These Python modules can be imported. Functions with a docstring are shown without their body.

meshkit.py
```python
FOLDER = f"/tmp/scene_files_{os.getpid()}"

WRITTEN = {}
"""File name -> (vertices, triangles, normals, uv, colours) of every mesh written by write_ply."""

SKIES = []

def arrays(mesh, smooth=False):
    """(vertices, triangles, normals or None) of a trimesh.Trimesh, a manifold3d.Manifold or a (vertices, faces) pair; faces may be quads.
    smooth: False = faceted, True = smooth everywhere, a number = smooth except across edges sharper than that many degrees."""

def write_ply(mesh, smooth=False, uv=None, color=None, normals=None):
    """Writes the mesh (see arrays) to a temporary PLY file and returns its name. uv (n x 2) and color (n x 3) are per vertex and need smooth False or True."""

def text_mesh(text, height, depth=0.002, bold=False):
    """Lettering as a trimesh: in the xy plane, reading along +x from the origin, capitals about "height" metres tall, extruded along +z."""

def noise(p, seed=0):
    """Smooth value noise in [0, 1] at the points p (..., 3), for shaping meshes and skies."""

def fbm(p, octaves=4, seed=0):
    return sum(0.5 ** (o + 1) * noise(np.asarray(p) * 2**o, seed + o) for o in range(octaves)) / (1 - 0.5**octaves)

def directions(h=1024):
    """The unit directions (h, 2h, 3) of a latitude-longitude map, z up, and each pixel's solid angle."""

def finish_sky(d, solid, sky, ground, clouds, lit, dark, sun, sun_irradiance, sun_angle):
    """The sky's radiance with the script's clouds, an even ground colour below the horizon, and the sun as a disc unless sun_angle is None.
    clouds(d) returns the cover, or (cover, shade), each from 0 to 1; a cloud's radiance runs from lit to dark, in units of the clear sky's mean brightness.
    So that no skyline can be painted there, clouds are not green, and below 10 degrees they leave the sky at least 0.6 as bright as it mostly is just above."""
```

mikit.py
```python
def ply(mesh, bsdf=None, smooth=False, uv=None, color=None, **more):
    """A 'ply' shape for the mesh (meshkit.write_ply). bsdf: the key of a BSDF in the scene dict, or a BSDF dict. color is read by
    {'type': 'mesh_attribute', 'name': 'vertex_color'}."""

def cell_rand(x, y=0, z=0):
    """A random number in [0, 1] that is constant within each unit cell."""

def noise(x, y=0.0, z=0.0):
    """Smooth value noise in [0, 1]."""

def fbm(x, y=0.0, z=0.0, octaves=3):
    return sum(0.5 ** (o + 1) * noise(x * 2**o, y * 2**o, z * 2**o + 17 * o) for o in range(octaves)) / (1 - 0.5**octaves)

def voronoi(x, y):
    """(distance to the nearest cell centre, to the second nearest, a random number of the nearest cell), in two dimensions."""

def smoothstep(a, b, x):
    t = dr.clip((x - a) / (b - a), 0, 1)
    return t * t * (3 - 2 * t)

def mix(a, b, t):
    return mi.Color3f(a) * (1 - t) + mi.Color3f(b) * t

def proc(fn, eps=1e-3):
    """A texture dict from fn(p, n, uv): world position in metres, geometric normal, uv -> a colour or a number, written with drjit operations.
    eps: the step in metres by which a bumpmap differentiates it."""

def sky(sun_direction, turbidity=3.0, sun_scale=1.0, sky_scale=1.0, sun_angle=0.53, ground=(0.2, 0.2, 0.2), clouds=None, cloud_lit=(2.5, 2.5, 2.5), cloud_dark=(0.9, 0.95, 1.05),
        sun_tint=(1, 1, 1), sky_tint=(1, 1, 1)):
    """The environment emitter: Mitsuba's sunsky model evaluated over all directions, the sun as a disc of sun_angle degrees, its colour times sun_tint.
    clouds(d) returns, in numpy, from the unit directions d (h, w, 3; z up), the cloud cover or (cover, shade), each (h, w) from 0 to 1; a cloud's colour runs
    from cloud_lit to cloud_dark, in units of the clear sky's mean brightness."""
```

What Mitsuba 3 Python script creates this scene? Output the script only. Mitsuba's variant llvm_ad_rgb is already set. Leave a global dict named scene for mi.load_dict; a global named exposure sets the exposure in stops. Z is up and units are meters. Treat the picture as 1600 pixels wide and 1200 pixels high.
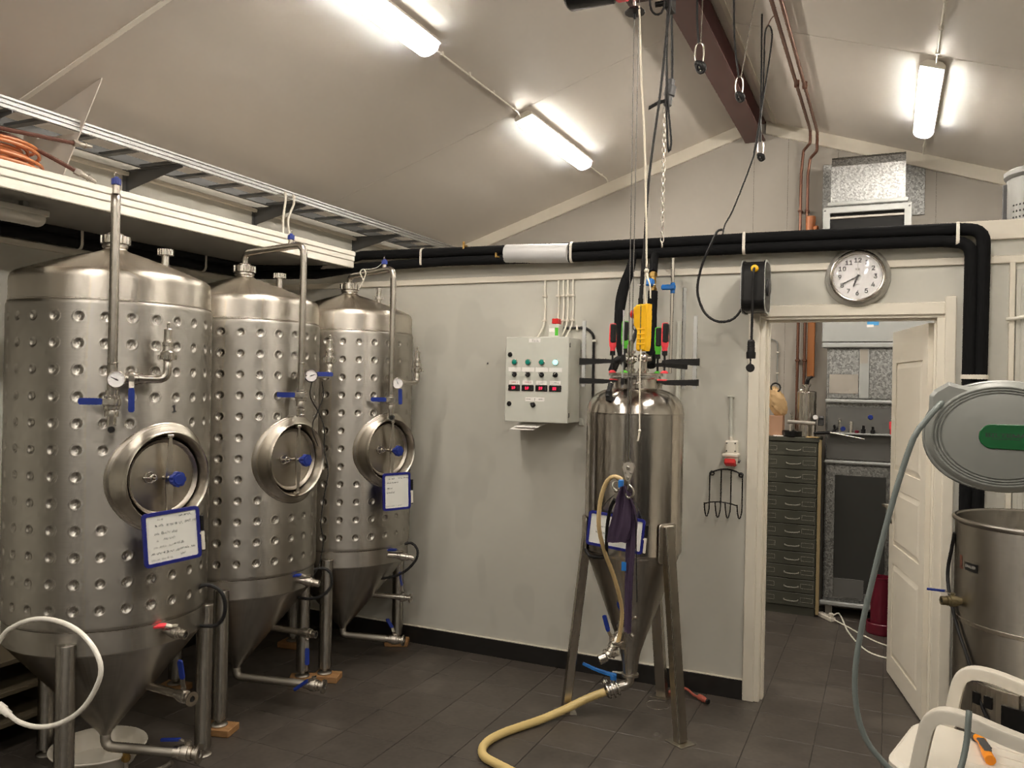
import math, random
import numpy as np, trimesh, manifold3d
import mitsuba as mi, drjit as dr
import mikit, meshkit
from mikit import proc, noise, fbm, smoothstep, mix, voronoi, cell_rand
from shapely.geometry import Polygon, Point, box as sbox
from shapely import affinity, union_all

T4 = mi.ScalarTransform4f
scene, labels = {}, {}

# ---------------------------------------------------------------- camera, light, exposure
YAW, PITCH, ROLL, EYE = 0.43144, 0.00036, 0.01982, np.array([0.0, 0.0, 1.72])
cf = np.array([-math.sin(YAW) * math.cos(PITCH), math.cos(YAW) * math.cos(PITCH), math.sin(PITCH)])
cr0 = np.array([math.cos(YAW), math.sin(YAW), 0.0]); cu0 = np.cross(cr0, cf)
cr = cr0 * math.cos(ROLL) + cu0 * math.sin(ROLL); cu = np.cross(cr, cf)
scene['camera'] = {'type': 'perspective', 'fov': math.degrees(2 * math.atan(800 / 1278.64)), 'fov_axis': 'x', 'near_clip': 0.05, 'far_clip': 100.0,
                   'to_world': T4().look_at(origin=EYE.tolist(), target=(EYE + cf).tolist(), up=cu.tolist())}
exposure = 1.06
LAMP = [34.0 * c for c in (1.0, 0.92, 0.81)]          # radiance of the ceiling lamps' diffusers
LAMP_Y = {'left': (5.61, 3.16, 0.70, -1.75), 'right': (5.63, 3.16, 0.70, -1.75)}
LAMP_X = {'left': -2.265, 'right': 0.20}
RIDGE_X, RIDGE_Z, SLOPE = -1.04, 3.958, 0.333


def ceil_z(x):
    return RIDGE_Z - SLOPE * abs(x - RIDGE_X)


# ---------------------------------------------------------------- helpers
def lin(r, g, b):
    return [((c / 255 + 0.055) / 1.055) ** 2.4 if c > 10 else c / 255 / 12.92 for c in (r, g, b)]


def rgb(c):
    return {'type': 'rgb', 'value': list(map(float, c))}


def mat(name, color, rough=0.5, metal=0.0, spec=0.5, tex=None, bump=None, **k):
    b = {'type': 'principled', 'base_color': tex or rgb(color), 'roughness': rough, 'metallic': metal, 'specular': spec, **k}
    if bump:
        b = {'type': 'bumpmap', 'arbitrary': proc(bump[0]), 'scale': bump[1], 'bsdf': b}
    scene['mat_' + name] = {'type': 'twosided', 'bsdf': b}


def numbered(key):
    if key not in USED:
        USED[key] = 0
        return key
    USED[key] += 1
    return '%s_%03d' % (key, USED[key])


USED = {}


def thing(name, label=None, cat=None, group=None, kind=None):
    key = numbered(name); e = {}
    if label: e['label'] = label
    if cat: e['category'] = cat
    if group: e['group'] = group
    if kind: e['kind'] = kind
    labels[key] = e
    return key


def part(parent, name, mesh, m, smooth=35, label=None, kind=None, uv=None, **k):
    key = numbered(parent + '__' + name)
    scene[key] = mikit.ply(mesh, 'mat_' + m, smooth=smooth, **({'uv': uv} if uv is not None else {}), **k)
    e = {}
    if label: e['label'] = label
    if kind: e['kind'] = kind
    if e: labels[key] = e
    return key


def single(name, mesh, m, label, cat, group=None, kind=None, smooth=35, **k):
    key = thing(name, label, cat, group, kind)
    scene[key] = mikit.ply(mesh, 'mat_' + m, smooth=smooth, **k)
    return key


def struct(name, mesh, m, label, smooth=False, **k):
    key = thing(name, label, None, None, 'structure')
    scene[key] = mikit.ply(mesh, 'mat_' + m, smooth=smooth, **k)
    return key


cat = trimesh.util.concatenate


def box(x0, x1, y0, y1, z0, z1, c=0.0):
    a = np.array([[min(x0, x1), min(y0, y1), min(z0, z1)], [max(x0, x1), max(y0, y1), max(z0, z1)]], float)
    h = (a[1] - a[0]) / 2; o = (a[0] + a[1]) / 2
    c = min(c, h.min() * 0.95)
    if c <= 0:
        m = trimesh.creation.box(extents=2 * h); m.apply_translation(o); return m
    p = []
    for s in np.ndindex(2, 2, 2):
        s = np.array(s) * 2 - 1
        for k in range(3):
            d = h - c; d = d.copy(); d[k] = h[k]; p.append(o + s * d)
    return trimesh.convex.convex_hull(np.array(p))


def basis(z, x=None):
    z = np.asarray(z, float); z = z / np.linalg.norm(z)
    x = np.asarray(x if x is not None else ([1, 0, 0] if abs(z[0]) < 0.9 else [0, 1, 0]), float)
    x = x - z * (x @ z); x = x / np.linalg.norm(x)
    return x, np.cross(z, x), z


def frame(o, z, x=None):
    M = np.eye(4); M[:3, 0], M[:3, 1], M[:3, 2] = basis(z, x); M[:3, 3] = o
    return M


def tf(m, M):
    m = m.copy(); m.apply_transform(M); return m


def rotz(a, o=(0, 0, 0)):
    M = np.eye(4); c, s = math.cos(math.radians(a)), math.sin(math.radians(a))
    M[:2, :2] = [[c, -s], [s, c]]; M[:3, 3] = o
    return M


def lathe(prof, n=32, a0=0.0, a1=360.0):
    """Surface of revolution about z of the (r, z) profile; a repeated point splits the shading."""
    prof = [tuple(map(float, p)) for p in prof]
    full = abs(a1 - a0) >= 359.9
    ang = np.radians(np.linspace(a0, a1, n, endpoint=not full))
    k = len(ang); V, F = [], []
    for r, z in prof:
        V.append(np.stack([r * np.cos(ang), r * np.sin(ang), np.full(k, z)], 1))
    V = np.vstack(V)
    for i in range(len(prof) - 1):
        if prof[i] == prof[i + 1]: continue
        for j in range(k if full else k - 1):
            j2 = (j + 1) % k
            a, b, c, d = i * k + j, i * k + j2, (i + 1) * k + j2, (i + 1) * k + j
            if prof[i][0] > 0: F.append((a, b, c))
            if prof[i + 1][0] > 0: F.append((a, c, d))
    return trimesh.Trimesh(V, np.array(F), process=False)


def lathe_uv(prof, n=96, seam=140.0):
    """As lathe, with a uv per vertex (u round the axis, v along the profile, in metres) for brushed metal; a repeated point splits the shading."""
    ang = np.radians(np.linspace(seam, seam + 360, n + 1)); k = n + 1
    V, U, F, s = [], [], [], 0.0
    rm = max(p[0] for p in prof)
    for i, (r, z) in enumerate(prof):
        if i: s += math.hypot(r - prof[i - 1][0], z - prof[i - 1][1])
        V.append(np.stack([r * np.cos(ang), r * np.sin(ang), np.full(k, z)], 1))
        U.append(np.stack([ang * rm, np.full(k, s)], 1))
    for i in range(len(prof) - 1):
        if tuple(prof[i]) == tuple(prof[i + 1]): continue
        for j in range(n):
            a, b, c, d = i * k + j, i * k + j + 1, (i + 1) * k + j + 1, (i + 1) * k + j
            if prof[i][0] > 0: F.append((a, b, c))
            if prof[i + 1][0] > 0: F.append((a, c, d))
    return trimesh.Trimesh(np.vstack(V), np.array(F), process=False), np.vstack(U)


def cyl(p0, p1, r, n=20, r1=None, c=None):
    p0, p1 = np.asarray(p0, float), np.asarray(p1, float); L = np.linalg.norm(p1 - p0)
    r1 = r if r1 is None else r1
    c = min(0.15 * min(r, r1), 0.3 * L) if c is None else c
    return tf(lathe([(0, 0), (r - c, 0), (r, c), (r1, L - c), (r1 - c, L), (0, L)], n), frame(p0, p1 - p0))


def spun(prof, p0, d, n=24):
    return tf(lathe(prof, n), frame(p0, d))


def spline(pts, step=0.02, closed=False):
    p = np.asarray(pts, float)
    if len(p) < 3: return p
    q = np.vstack([2 * p[0] - p[1], p, 2 * p[-1] - p[-2]]) if not closed else np.vstack([p[-1], p, p[0], p[1]])
    out = []
    for i in range(1, len(q) - 2):
        n = max(2, int(np.linalg.norm(q[i + 1] - q[i]) / step)); t = np.linspace(0, 1, n, endpoint=False)[:, None]
        a, b, c, d = q[i - 1], q[i], q[i + 1], q[i + 2]
        out.append(0.5 * (2 * b + (c - a) * t + (2 * a - 5 * b + 4 * c - d) * t ** 2 + (3 * b - a - 3 * c + d) * t ** 3))
    return np.vstack(out + ([q[-2][None]] if not closed else []))


def tube(pts, r, n=10, smooth=True, step=0.02, closed=False, flat=None):
    """A round (or flat = (half width, half thickness)) tube along the points."""
    p = spline(pts, step, closed) if smooth else np.asarray(pts, float)
    t = np.gradient(p, axis=0) if not closed else np.roll(p, -1, 0) - np.roll(p, 1, 0)
    t /= np.linalg.norm(t, axis=1, keepdims=True) + 1e-12
    x, _, _ = basis(t[0], [0, 0, 1] if abs(t[0][2]) < 0.9 else [1, 0, 0]); X = []
    for d in t:
        x = x - d * (x @ d); x = x / np.linalg.norm(x); X.append(x)
    X = np.array(X); Y = np.cross(t, X); ang = np.arange(n) * 2 * np.pi / n
    R = np.broadcast_to(np.asarray(r, float), (len(p),))[:, None, None]
    ca, sa = (np.cos(ang)[None, :, None], np.sin(ang)[None, :, None])
    V = p[:, None] + (R * (ca * X[:, None] + sa * Y[:, None]) if flat is None else flat[0] * ca * X[:, None] + flat[1] * sa * Y[:, None])
    k = len(p); F = []
    for i in range(k if closed else k - 1):
        i2 = (i + 1) % k
        for j in range(n):
            j2 = (j + 1) % n
            F += [(i * n + j, i * n + j2, i2 * n + j2), (i * n + j, i2 * n + j2, i2 * n + j)]
    V = V.reshape(-1, 3)
    if not closed:
        V = np.vstack([V, p[:1], p[-1:]]); a, b = len(V) - 2, len(V) - 1
        for j in range(n):
            F += [(a, (j + 1) % n, j), (b, (k - 1) * n + j, (k - 1) * n + (j + 1) % n)]
    return trimesh.Trimesh(V, np.array(F), process=False)


def bend(pts, r=0.05, n=6):
    """Polyline with its corners rounded to radius r: the course of a pipe."""
    p = [np.asarray(q, float) for q in pts]; out = [p[0]]
    for a, b, c in zip(p, p[1:], p[2:]):
        u, v = (a - b) / np.linalg.norm(a - b), (c - b) / np.linalg.norm(c - b)
        th = math.acos(float(np.clip(u @ v, -1, 1))); d = min(r / math.tan(th / 2), 0.49 * np.linalg.norm(a - b), 0.49 * np.linalg.norm(c - b))
        s, e = b + u * d, b + v * d
        for t in np.linspace(0, 1, n): out.append((1 - t) ** 2 * s + 2 * t * (1 - t) * b + t * t * e)
    out.append(p[-1])
    return np.array(out)


def pipe(pts, r, rad=0.05, n=16):
    return tube(bend(pts, rad), r, n, smooth=False)


def torus(o, axis, R, r, n=28, k=10):
    a = np.arange(n) * 2 * np.pi / n; x, y, _ = basis(axis)
    return tube(np.asarray(o) + R * (np.cos(a)[:, None] * x + np.sin(a)[:, None] * y), r, k, smooth=False, closed=True)


def ball(o, r, sub=2, scale=(1, 1, 1)):
    m = trimesh.creation.icosphere(subdivisions=sub, radius=1.0); m.apply_scale(np.asarray(scale) * r); m.apply_translation(o)
    return m


def extrude(poly, h, M=None):
    poly = poly if isinstance(poly, Polygon) or hasattr(poly, 'geoms') else Polygon(poly)
    m = cat([trimesh.creation.extrude_polygon(g, h, engine='earcut') for g in getattr(poly, 'geoms', [poly])])
    return m if M is None else tf(m, M)


def rrect(w, h, r):
    return sbox(-w / 2 + r, -h / 2 + r, w / 2 - r, h / 2 - r).buffer(r, quad_segs=6)


def chamfered(poly, h, c, M=None):
    """Extrusion with its top edge chamfered by c."""
    m = cat([extrude(poly, h - c), loft(poly, poly.buffer(-c), h - c, h)])
    return m if M is None else tf(m, M)


def loft(pa, pb, za, zb):
    n = 96
    a = np.array([pa.exterior.interpolate(t, normalized=True).coords[0] for t in np.arange(n) / n])
    cen = np.array(pa.centroid.coords[0]); b = []
    for q in a:
        b.append(np.array(pb.exterior.interpolate(pb.exterior.project(Point(q))).coords[0]))
    b = np.array(b); V = np.vstack([np.c_[a, np.full(n, za)], np.c_[b, np.full(n, zb)], [[*cen, zb]]]); F = []
    for j in range(n):
        k = (j + 1) % n
        F += [(j, k, n + k), (j, n + k, n + j), (n + j, n + k, 2 * n)]
    m = trimesh.Trimesh(V, np.array(F), process=False)
    if Polygon(a).exterior.is_ccw is False: m.invert()
    return m


def wtext(s, h, o, xdir, zdir, depth=0.0006, bold=True, center=True):
    """Lettering at o, reading along xdir, facing zdir."""
    m = meshkit.text_mesh(s, h, depth, bold)
    if center: m.apply_translation([-m.bounds[:, 0].mean(), -m.bounds[:, 1].mean(), 0])
    return tf(m, frame(o, zdir, xdir))


def hexnut(p0, d, r, L, n=6):
    return tf(extrude(Polygon([(r * math.cos(a), r * math.sin(a)) for a in np.arange(n) * 2 * math.pi / n]), L), frame(p0, d))


def lobed(p0, d, r, L, k=12, depth=0.1):
    """Slotted ring nut or lobed knob."""
    a = np.linspace(0, 2 * np.pi, k * 8, endpoint=False); rr = r * (1 - depth * (np.cos(a * k) < -0.2))
    return tf(extrude(Polygon(np.c_[rr * np.cos(a), rr * np.sin(a)]), L), frame(p0, d))


# ---------------------------------------------------------------- materials
def steel_tex(base, var):
    def fn(p, n, uv):
        s = fbm(p.x * 5, p.y * 5, p.z * 3, 3)
        g = fbm(p.x * 30, p.y * 30, p.z * 160, 2)
        k = 1 - var * (1.4 * dr.maximum(s - 0.45, 0) + 0.5 * (g - 0.5))
        return mi.Color3f(*base) * k
    return proc(fn)


STEEL = (0.435, 0.415, 0.38)
scene['mat_brushed_steel'] = {'type': 'twosided', 'bsdf': {'type': 'roughconductor', 'material': 'none', 'distribution': 'beckmann', 'alpha_u': 0.13, 'alpha_v': 0.33,
                                                           'specular_reflectance': steel_tex(STEEL, 0.30)}}
scene['mat_head_steel'] = {'type': 'twosided', 'bsdf': {'type': 'roughconductor', 'material': 'none', 'distribution': 'beckmann', 'alpha_u': 0.09, 'alpha_v': 0.30,
                                                        'specular_reflectance': steel_tex((0.64, 0.60, 0.54), 0.2)}}
scene['mat_polished_steel'] = {'type': 'twosided', 'bsdf': {'type': 'roughconductor', 'material': 'none', 'distribution': 'beckmann', 'alpha_u': 0.03, 'alpha_v': 0.12,
                                                            'specular_reflectance': steel_tex((0.55, 0.52, 0.48), 0.25)}}
scene['mat_steel'] = {'type': 'twosided', 'bsdf': {'type': 'roughconductor', 'material': 'none', 'distribution': 'beckmann', 'alpha': 0.22, 'specular_reflectance': rgb((0.58, 0.54, 0.48))}}
scene['mat_chrome'] = {'type': 'twosided', 'bsdf': {'type': 'roughconductor', 'material': 'none', 'distribution': 'beckmann', 'alpha': 0.12, 'specular_reflectance': rgb((0.58, 0.55, 0.50))}}
scene['mat_pipe_steel'] = {'type': 'twosided', 'bsdf': {'type': 'roughconductor', 'material': 'none', 'distribution': 'beckmann', 'alpha': 0.17, 'specular_reflectance': rgb((0.40, 0.375, 0.335))}}
scene['mat_dull_steel'] = {'type': 'twosided', 'bsdf': {'type': 'roughconductor', 'material': 'none', 'distribution': 'beckmann', 'alpha': 0.38, 'specular_reflectance': rgb((0.46, 0.43, 0.38))}}
scene['mat_lid_steel'] = {'type': 'twosided', 'bsdf': {'type': 'roughconductor', 'material': 'none', 'distribution': 'beckmann', 'alpha': 0.16, 'specular_reflectance': rgb((0.50, 0.465, 0.41))}}


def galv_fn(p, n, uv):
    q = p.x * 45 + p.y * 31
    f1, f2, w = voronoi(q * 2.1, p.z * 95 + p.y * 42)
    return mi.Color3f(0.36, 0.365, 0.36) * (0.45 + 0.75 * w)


scene['mat_galvanised'] = {'type': 'twosided', 'bsdf': {'type': 'roughconductor', 'material': 'none', 'distribution': 'beckmann', 'alpha': 0.36, 'specular_reflectance': proc(galv_fn)}}


def wall_fn(p, n, uv):
    s = fbm(p.x * 1.3, p.y * 1.3, p.z * 1.3, 3)
    sc = smoothstep(0.66, 0.74, fbm(p.x * 6, p.y * 6 + 3, p.z * 2.5, 2))
    return mix((0.485, 0.472, 0.425), (0.515, 0.503, 0.452), s) * (1 - 0.05 * sc)


mat('wall', None, 0.6, 0, 0.3, tex=proc(wall_fn))
mat('ceiling', (0.575, 0.53, 0.48), 0.5, 0, 0.35)
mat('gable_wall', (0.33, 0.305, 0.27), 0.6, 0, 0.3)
mat('trim', (0.68, 0.635, 0.545), 0.42)
mat('white_gloss', (0.70, 0.655, 0.565), 0.35)
mat('fascia', (0.84, 0.81, 0.73), 0.35)  # kept paler than the trim: nearby lamplight put into this white


def tile_fn(p, n, uv):
    c = cell_rand(dr.floor(p.x / 0.3), dr.floor((p.y - 0.03) / 0.3), 1)
    s = fbm(p.x * 7, p.y * 7, 1.0, 4); g = fbm(p.x * 60, p.y * 60, 2.0, 2)
    st = smoothstep(0.6, 0.8, fbm(p.x * 3 + 9, p.y * 3, 4.0, 3))
    return mix((0.042, 0.036, 0.031), (0.064, 0.055, 0.047), s) * (0.90 + 0.16 * c) * (0.9 + 0.2 * g) + mi.Color3f(0.02, 0.018, 0.016) * st


mat('tile', None, 0.42, 0, 0.5, tex=proc(tile_fn))
mat('grout', (0.032, 0.0285, 0.025), 0.8)
mat('base_tile', (0.013, 0.012, 0.0115), 0.35, 0, 0.4)
mat('black_plastic', (0.006, 0.006, 0.0065), 0.38, 0, 0.35)
mat('black_foam', (0.006, 0.0063, 0.007), 0.85, 0, 0.12)
mat('black_metal', (0.006, 0.006, 0.006), 0.45, 0, 0.35)
mat('grey_plastic', (0.20, 0.205, 0.195), 0.42)
mat('dark_plastic', (0.05, 0.05, 0.052), 0.45)
mat('reel_grey', (0.24, 0.25, 0.235), 0.42)
mat('white_plastic', (0.68, 0.64, 0.56), 0.32)
mat('cable_white', (0.72, 0.69, 0.61), 0.45)
mat('blue', (0.009, 0.025, 0.19), 0.35)
mat('blue_frame', (0.010, 0.014, 0.155), 0.35)
mat('bright_blue', (0.02, 0.17, 0.55), 0.35)
mat('red', (0.55, 0.02, 0.02), 0.35)
mat('red_handle', (0.80, 0.06, 0.08), 0.4)
mat('green', (0.09, 0.48, 0.04), 0.4)
mat('badge_green', (0.004, 0.09, 0.025), 0.35)
mat('teal', (0.0, 0.20, 0.15), 0.25)
mat('yellow', (0.86, 0.47, 0.005), 0.4)
mat('orange', (0.85, 0.28, 0.01), 0.4)
mat('paint_grey', (0.56, 0.565, 0.51), 0.4)
mat('maroon', (0.062, 0.025, 0.022), 0.5)
mat('copper', (0.17, 0.085, 0.058), 0.34, 0.8)
mat('brown_rubber', (0.09, 0.032, 0.020), 0.5)
mat('orange_hose', (0.50, 0.17, 0.06), 0.4)
mat('red_hose', (0.40, 0.10, 0.07), 0.45)
mat('brass', (0.42, 0.27, 0.09), 0.35, 0.9)
mat('hose_yellow', (0.62, 0.47, 0.20), 0.35)
mat('hose_tan', (0.60, 0.44, 0.22), 0.35)
mat('hose_white', (0.80, 0.77, 0.70), 0.3)
mat('hose_grey', (0.16, 0.185, 0.18), 0.4)
mat('strap_purple', (0.045, 0.027, 0.060), 0.7)
mat('rope', (0.75, 0.70, 0.58), 0.7)
mat('rubber', (0.009, 0.009, 0.0095), 0.55, 0, 0.3)
mat('paper', (0.82, 0.80, 0.77), 0.6)
mat('board_white', (0.74, 0.74, 0.70), 0.25)
mat('ink', (0.025, 0.025, 0.03), 0.5)
mat('ink_grey', (0.30, 0.29, 0.27), 0.5)
mat('ink_red', (0.55, 0.16, 0.14), 0.5)
mat('cabinet_green', (0.055, 0.056, 0.043), 0.45)
mat('cabinet_edge', (0.30, 0.23, 0.12), 0.6)
mat('paper_bag', (0.48, 0.32, 0.16), 0.75)
mat('cardboard', (0.38, 0.22, 0.14), 0.75)
mat('wood_orange', (0.42, 0.15, 0.04), 0.5)
mat('red_plastic', (0.13, 0.008, 0.022), 0.35)
mat('panel_grey', (0.36, 0.37, 0.36), 0.45)
mat('diffuser_grey', (0.20, 0.20, 0.19), 0.45, 0.3)
mat('gable_joint', (0.20, 0.185, 0.165), 0.7)
mat('sticker_blue', (0.06, 0.30, 0.62), 0.4)
mat('plate_beige', (0.36, 0.33, 0.29), 0.5)
mat('felt_dark', (0.030, 0.031, 0.029), 0.9)
mat('wool_grey', (0.12, 0.12, 0.115), 0.8)
mat('dark_hole', (0.004, 0.004, 0.004), 0.9)
mat('clock_face', (0.80, 0.79, 0.80), 0.5)
mat('silver_paint', (0.42, 0.41, 0.385), 0.35, 0.6)
mat('sleeve_grey', (0.52, 0.52, 0.52), 0.45)
mat('lamp_off', (0.62, 0.60, 0.55), 0.3)


def wood_fn(p, n, uv):
    g = fbm(p.x * 14, p.y * 60, p.z * 60, 3)
    return mix((0.24, 0.12, 0.045), (0.36, 0.20, 0.085), g)


mat('wood', None, 0.65, tex=proc(wood_fn))
mat('old_wood', (0.085, 0.068, 0.042), 0.75)
scene['mat_glass'] = {'type': 'thindielectric', 'int_ior': 1.45}
mat('added_shutter', (0.055, 0.055, 0.052), 0.45)
mat('added_cabinet_dark', (0.035, 0.036, 0.036), 0.4)
mat('underside', (0.13, 0.12, 0.105), 0.7)  # darkened to cut bounce light and deepen the shade under the deck
mat('dark_galv', (0.10, 0.102, 0.102), 0.45, 0.4)
mat('wire_dark', (0.14, 0.135, 0.125), 0.45, 0.5)
mat('frame_dull', (0.17, 0.165, 0.14), 0.5)
mat('old_brass', (0.20, 0.165, 0.095), 0.4, 0.8)
scene['mat_glow'] = {'type': 'diffuse', 'reflectance': rgb((0.8, 0.8, 0.8))}
# ---------------------------------------------------------------- the room
WY, FY, LX, RX, BY = 4.665, 7.0, -4.05, 1.06, -3.4        # partition, far gable wall, left wall, right partition, rear wall
f = struct('floor', box(LX - 0.1, 2.2, BY, FY + 0.1, -0.10, -0.004), 'grout', 'dark grey tiled floor')
tile_m = box(0.0015, 0.2985, 0.0015, 0.2985, -0.006, 0.0, 0.0015)
tile_ply = mikit.ply(tile_m, 'mat_tile', smooth=False)
TX0 = -4.2
for i in range(17):
    for j in range(17):
        x, y = TX0 + 0.3 * i, 1.83 + 0.3 * j
        if x + 0.3 > RX + 0.1 or (y > 4.6 and not (-1.1 < x < 0.5)): continue
        scene[numbered('floor__tile')] = {**tile_ply, 'to_world': T4().translate([x, y, 0])}
part(f, 'tile_field', cat([box(LX, RX, BY, 1.8285, -0.006, 0.0), box(RX, 2.2, BY, 4.6, -0.006, 0.0), box(-4.05, -1.2, 4.8, FY, -0.006, 0), box(0.602, 2.2, 4.8, FY, -0.006, 0)]), 'tile', False, kind='stuff')

# partition with its doorway (opening x -0.66..0.26, z 0..2.10)
DX0, DX1, DZ = -0.66, 0.262, 2.125
wall = union_all([sbox(LX - 0.05, 0, DX0, 2.50), sbox(DX0, DZ, DX1, 2.50), sbox(DX1, 0, 2.2, 2.50)])
struct('wall_back', extrude(wall, 0.10, np.array([[1, 0, 0, 0], [0, 0, -1, WY + 0.10], [0, 1, 0, 0], [0, 0, 0, 1.0]])), 'wall', 'grey painted partition wall with a doorway')
gab = Polygon([(LX - 0.05, -0.05), (2.2, -0.05), (2.2, ceil_z(2.2) + 0.03), (RIDGE_X, RIDGE_Z + 0.03), (LX - 0.05, ceil_z(LX) + 0.03)])
def gable(y):
    return extrude(gab, 0.10, np.array([[1, 0, 0, 0], [0, 0, -1, y + 0.10], [0, 1, 0, 0], [0, 0, 0, 1.0]]))
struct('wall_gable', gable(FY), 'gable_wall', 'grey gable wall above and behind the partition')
struct('wall_rear', gable(BY - 0.1), 'wall', 'rear gable wall')
struct('wall_left', box(LX - 0.1, LX, BY, FY, -0.05, ceil_z(LX) + 0.02), 'wall', 'grey long wall behind the large tanks')
struct('wall_right', box(RX, RX + 0.1, 1.4, WY, 0.0, 2.5), 'wall', 'right hand partition wall')
struct('wall_outer', box(2.2, 2.3, BY, FY, -0.05, ceil_z(2.2) + 0.02), 'wall', 'outer long wall')
n = math.hypot(1, SLOPE)
cz = 0.06
ceil = cat([extrude(Polygon([(LX - 0.1, ceil_z(LX - 0.1)), (RIDGE_X, RIDGE_Z), (RIDGE_X, RIDGE_Z + cz), (LX - 0.1, ceil_z(LX - 0.1) + cz)]), FY - BY + 0.2, np.array([[1, 0, 0, 0], [0, 0, -1, FY + 0.1], [0, 1, 0, 0], [0, 0, 0, 1.0]])),
            extrude(Polygon([(RIDGE_X, RIDGE_Z), (2.3, ceil_z(2.3)), (2.3, ceil_z(2.3) + cz), (RIDGE_X, RIDGE_Z + cz)]), FY - BY + 0.2, np.array([[1, 0, 0, 0], [0, 0, -1, FY + 0.1], [0, 1, 0, 0], [0, 0, 0, 1.0]]))])
struct('ceiling', ceil, 'ceiling', 'white pitched ceiling of painted panels')


def slope_bar(side, x0, x1, y0, y1, h):
    """A bar lying under one ceiling slope between x0 and x1, h deep."""
    a, b = sorted((x0, x1))
    return extrude(Polygon([(a, ceil_z(a)), (b, ceil_z(b)), (b, ceil_z(b) - h), (a, ceil_z(a) - h)]), y1 - y0, np.array([[1, 0, 0, 0], [0, 0, -1, y1], [0, 1, 0, 0], [0, 0, 0, 1.0]]))


for y in (0.15, 2.56, 4.97):
    part('ceiling', 'joint_strip', slope_bar('l', LX, -1.12, y, y + (0.026 if y < 4 else 0.012), 0.005 if y < 4 else 0.0015), 'fascia' if y < 4 else 'ceiling', False)
for y in (2.56, 4.97):
    part('ceiling', 'joint_strip', slope_bar('r', -0.95, 2.2, y, y + 0.014, 0.002), 'ceiling', False)
# cove boards where the ceiling meets the far gable
struct('trim_1', slope_bar('l', LX, -1.125, FY - 0.03, FY, 0.105), 'trim', 'white cove board along the left gable slope')
struct('trim_2', slope_bar('r', -0.955, 2.2, FY - 0.03, FY, 0.105), 'trim', 'white cove board along the right gable slope')
struct('trim_3', slope_bar('r', -0.905, -0.875, BY, FY - 0.03, 0.012), 'trim', 'pale batten along the ceiling beside the ridge beam')
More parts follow.
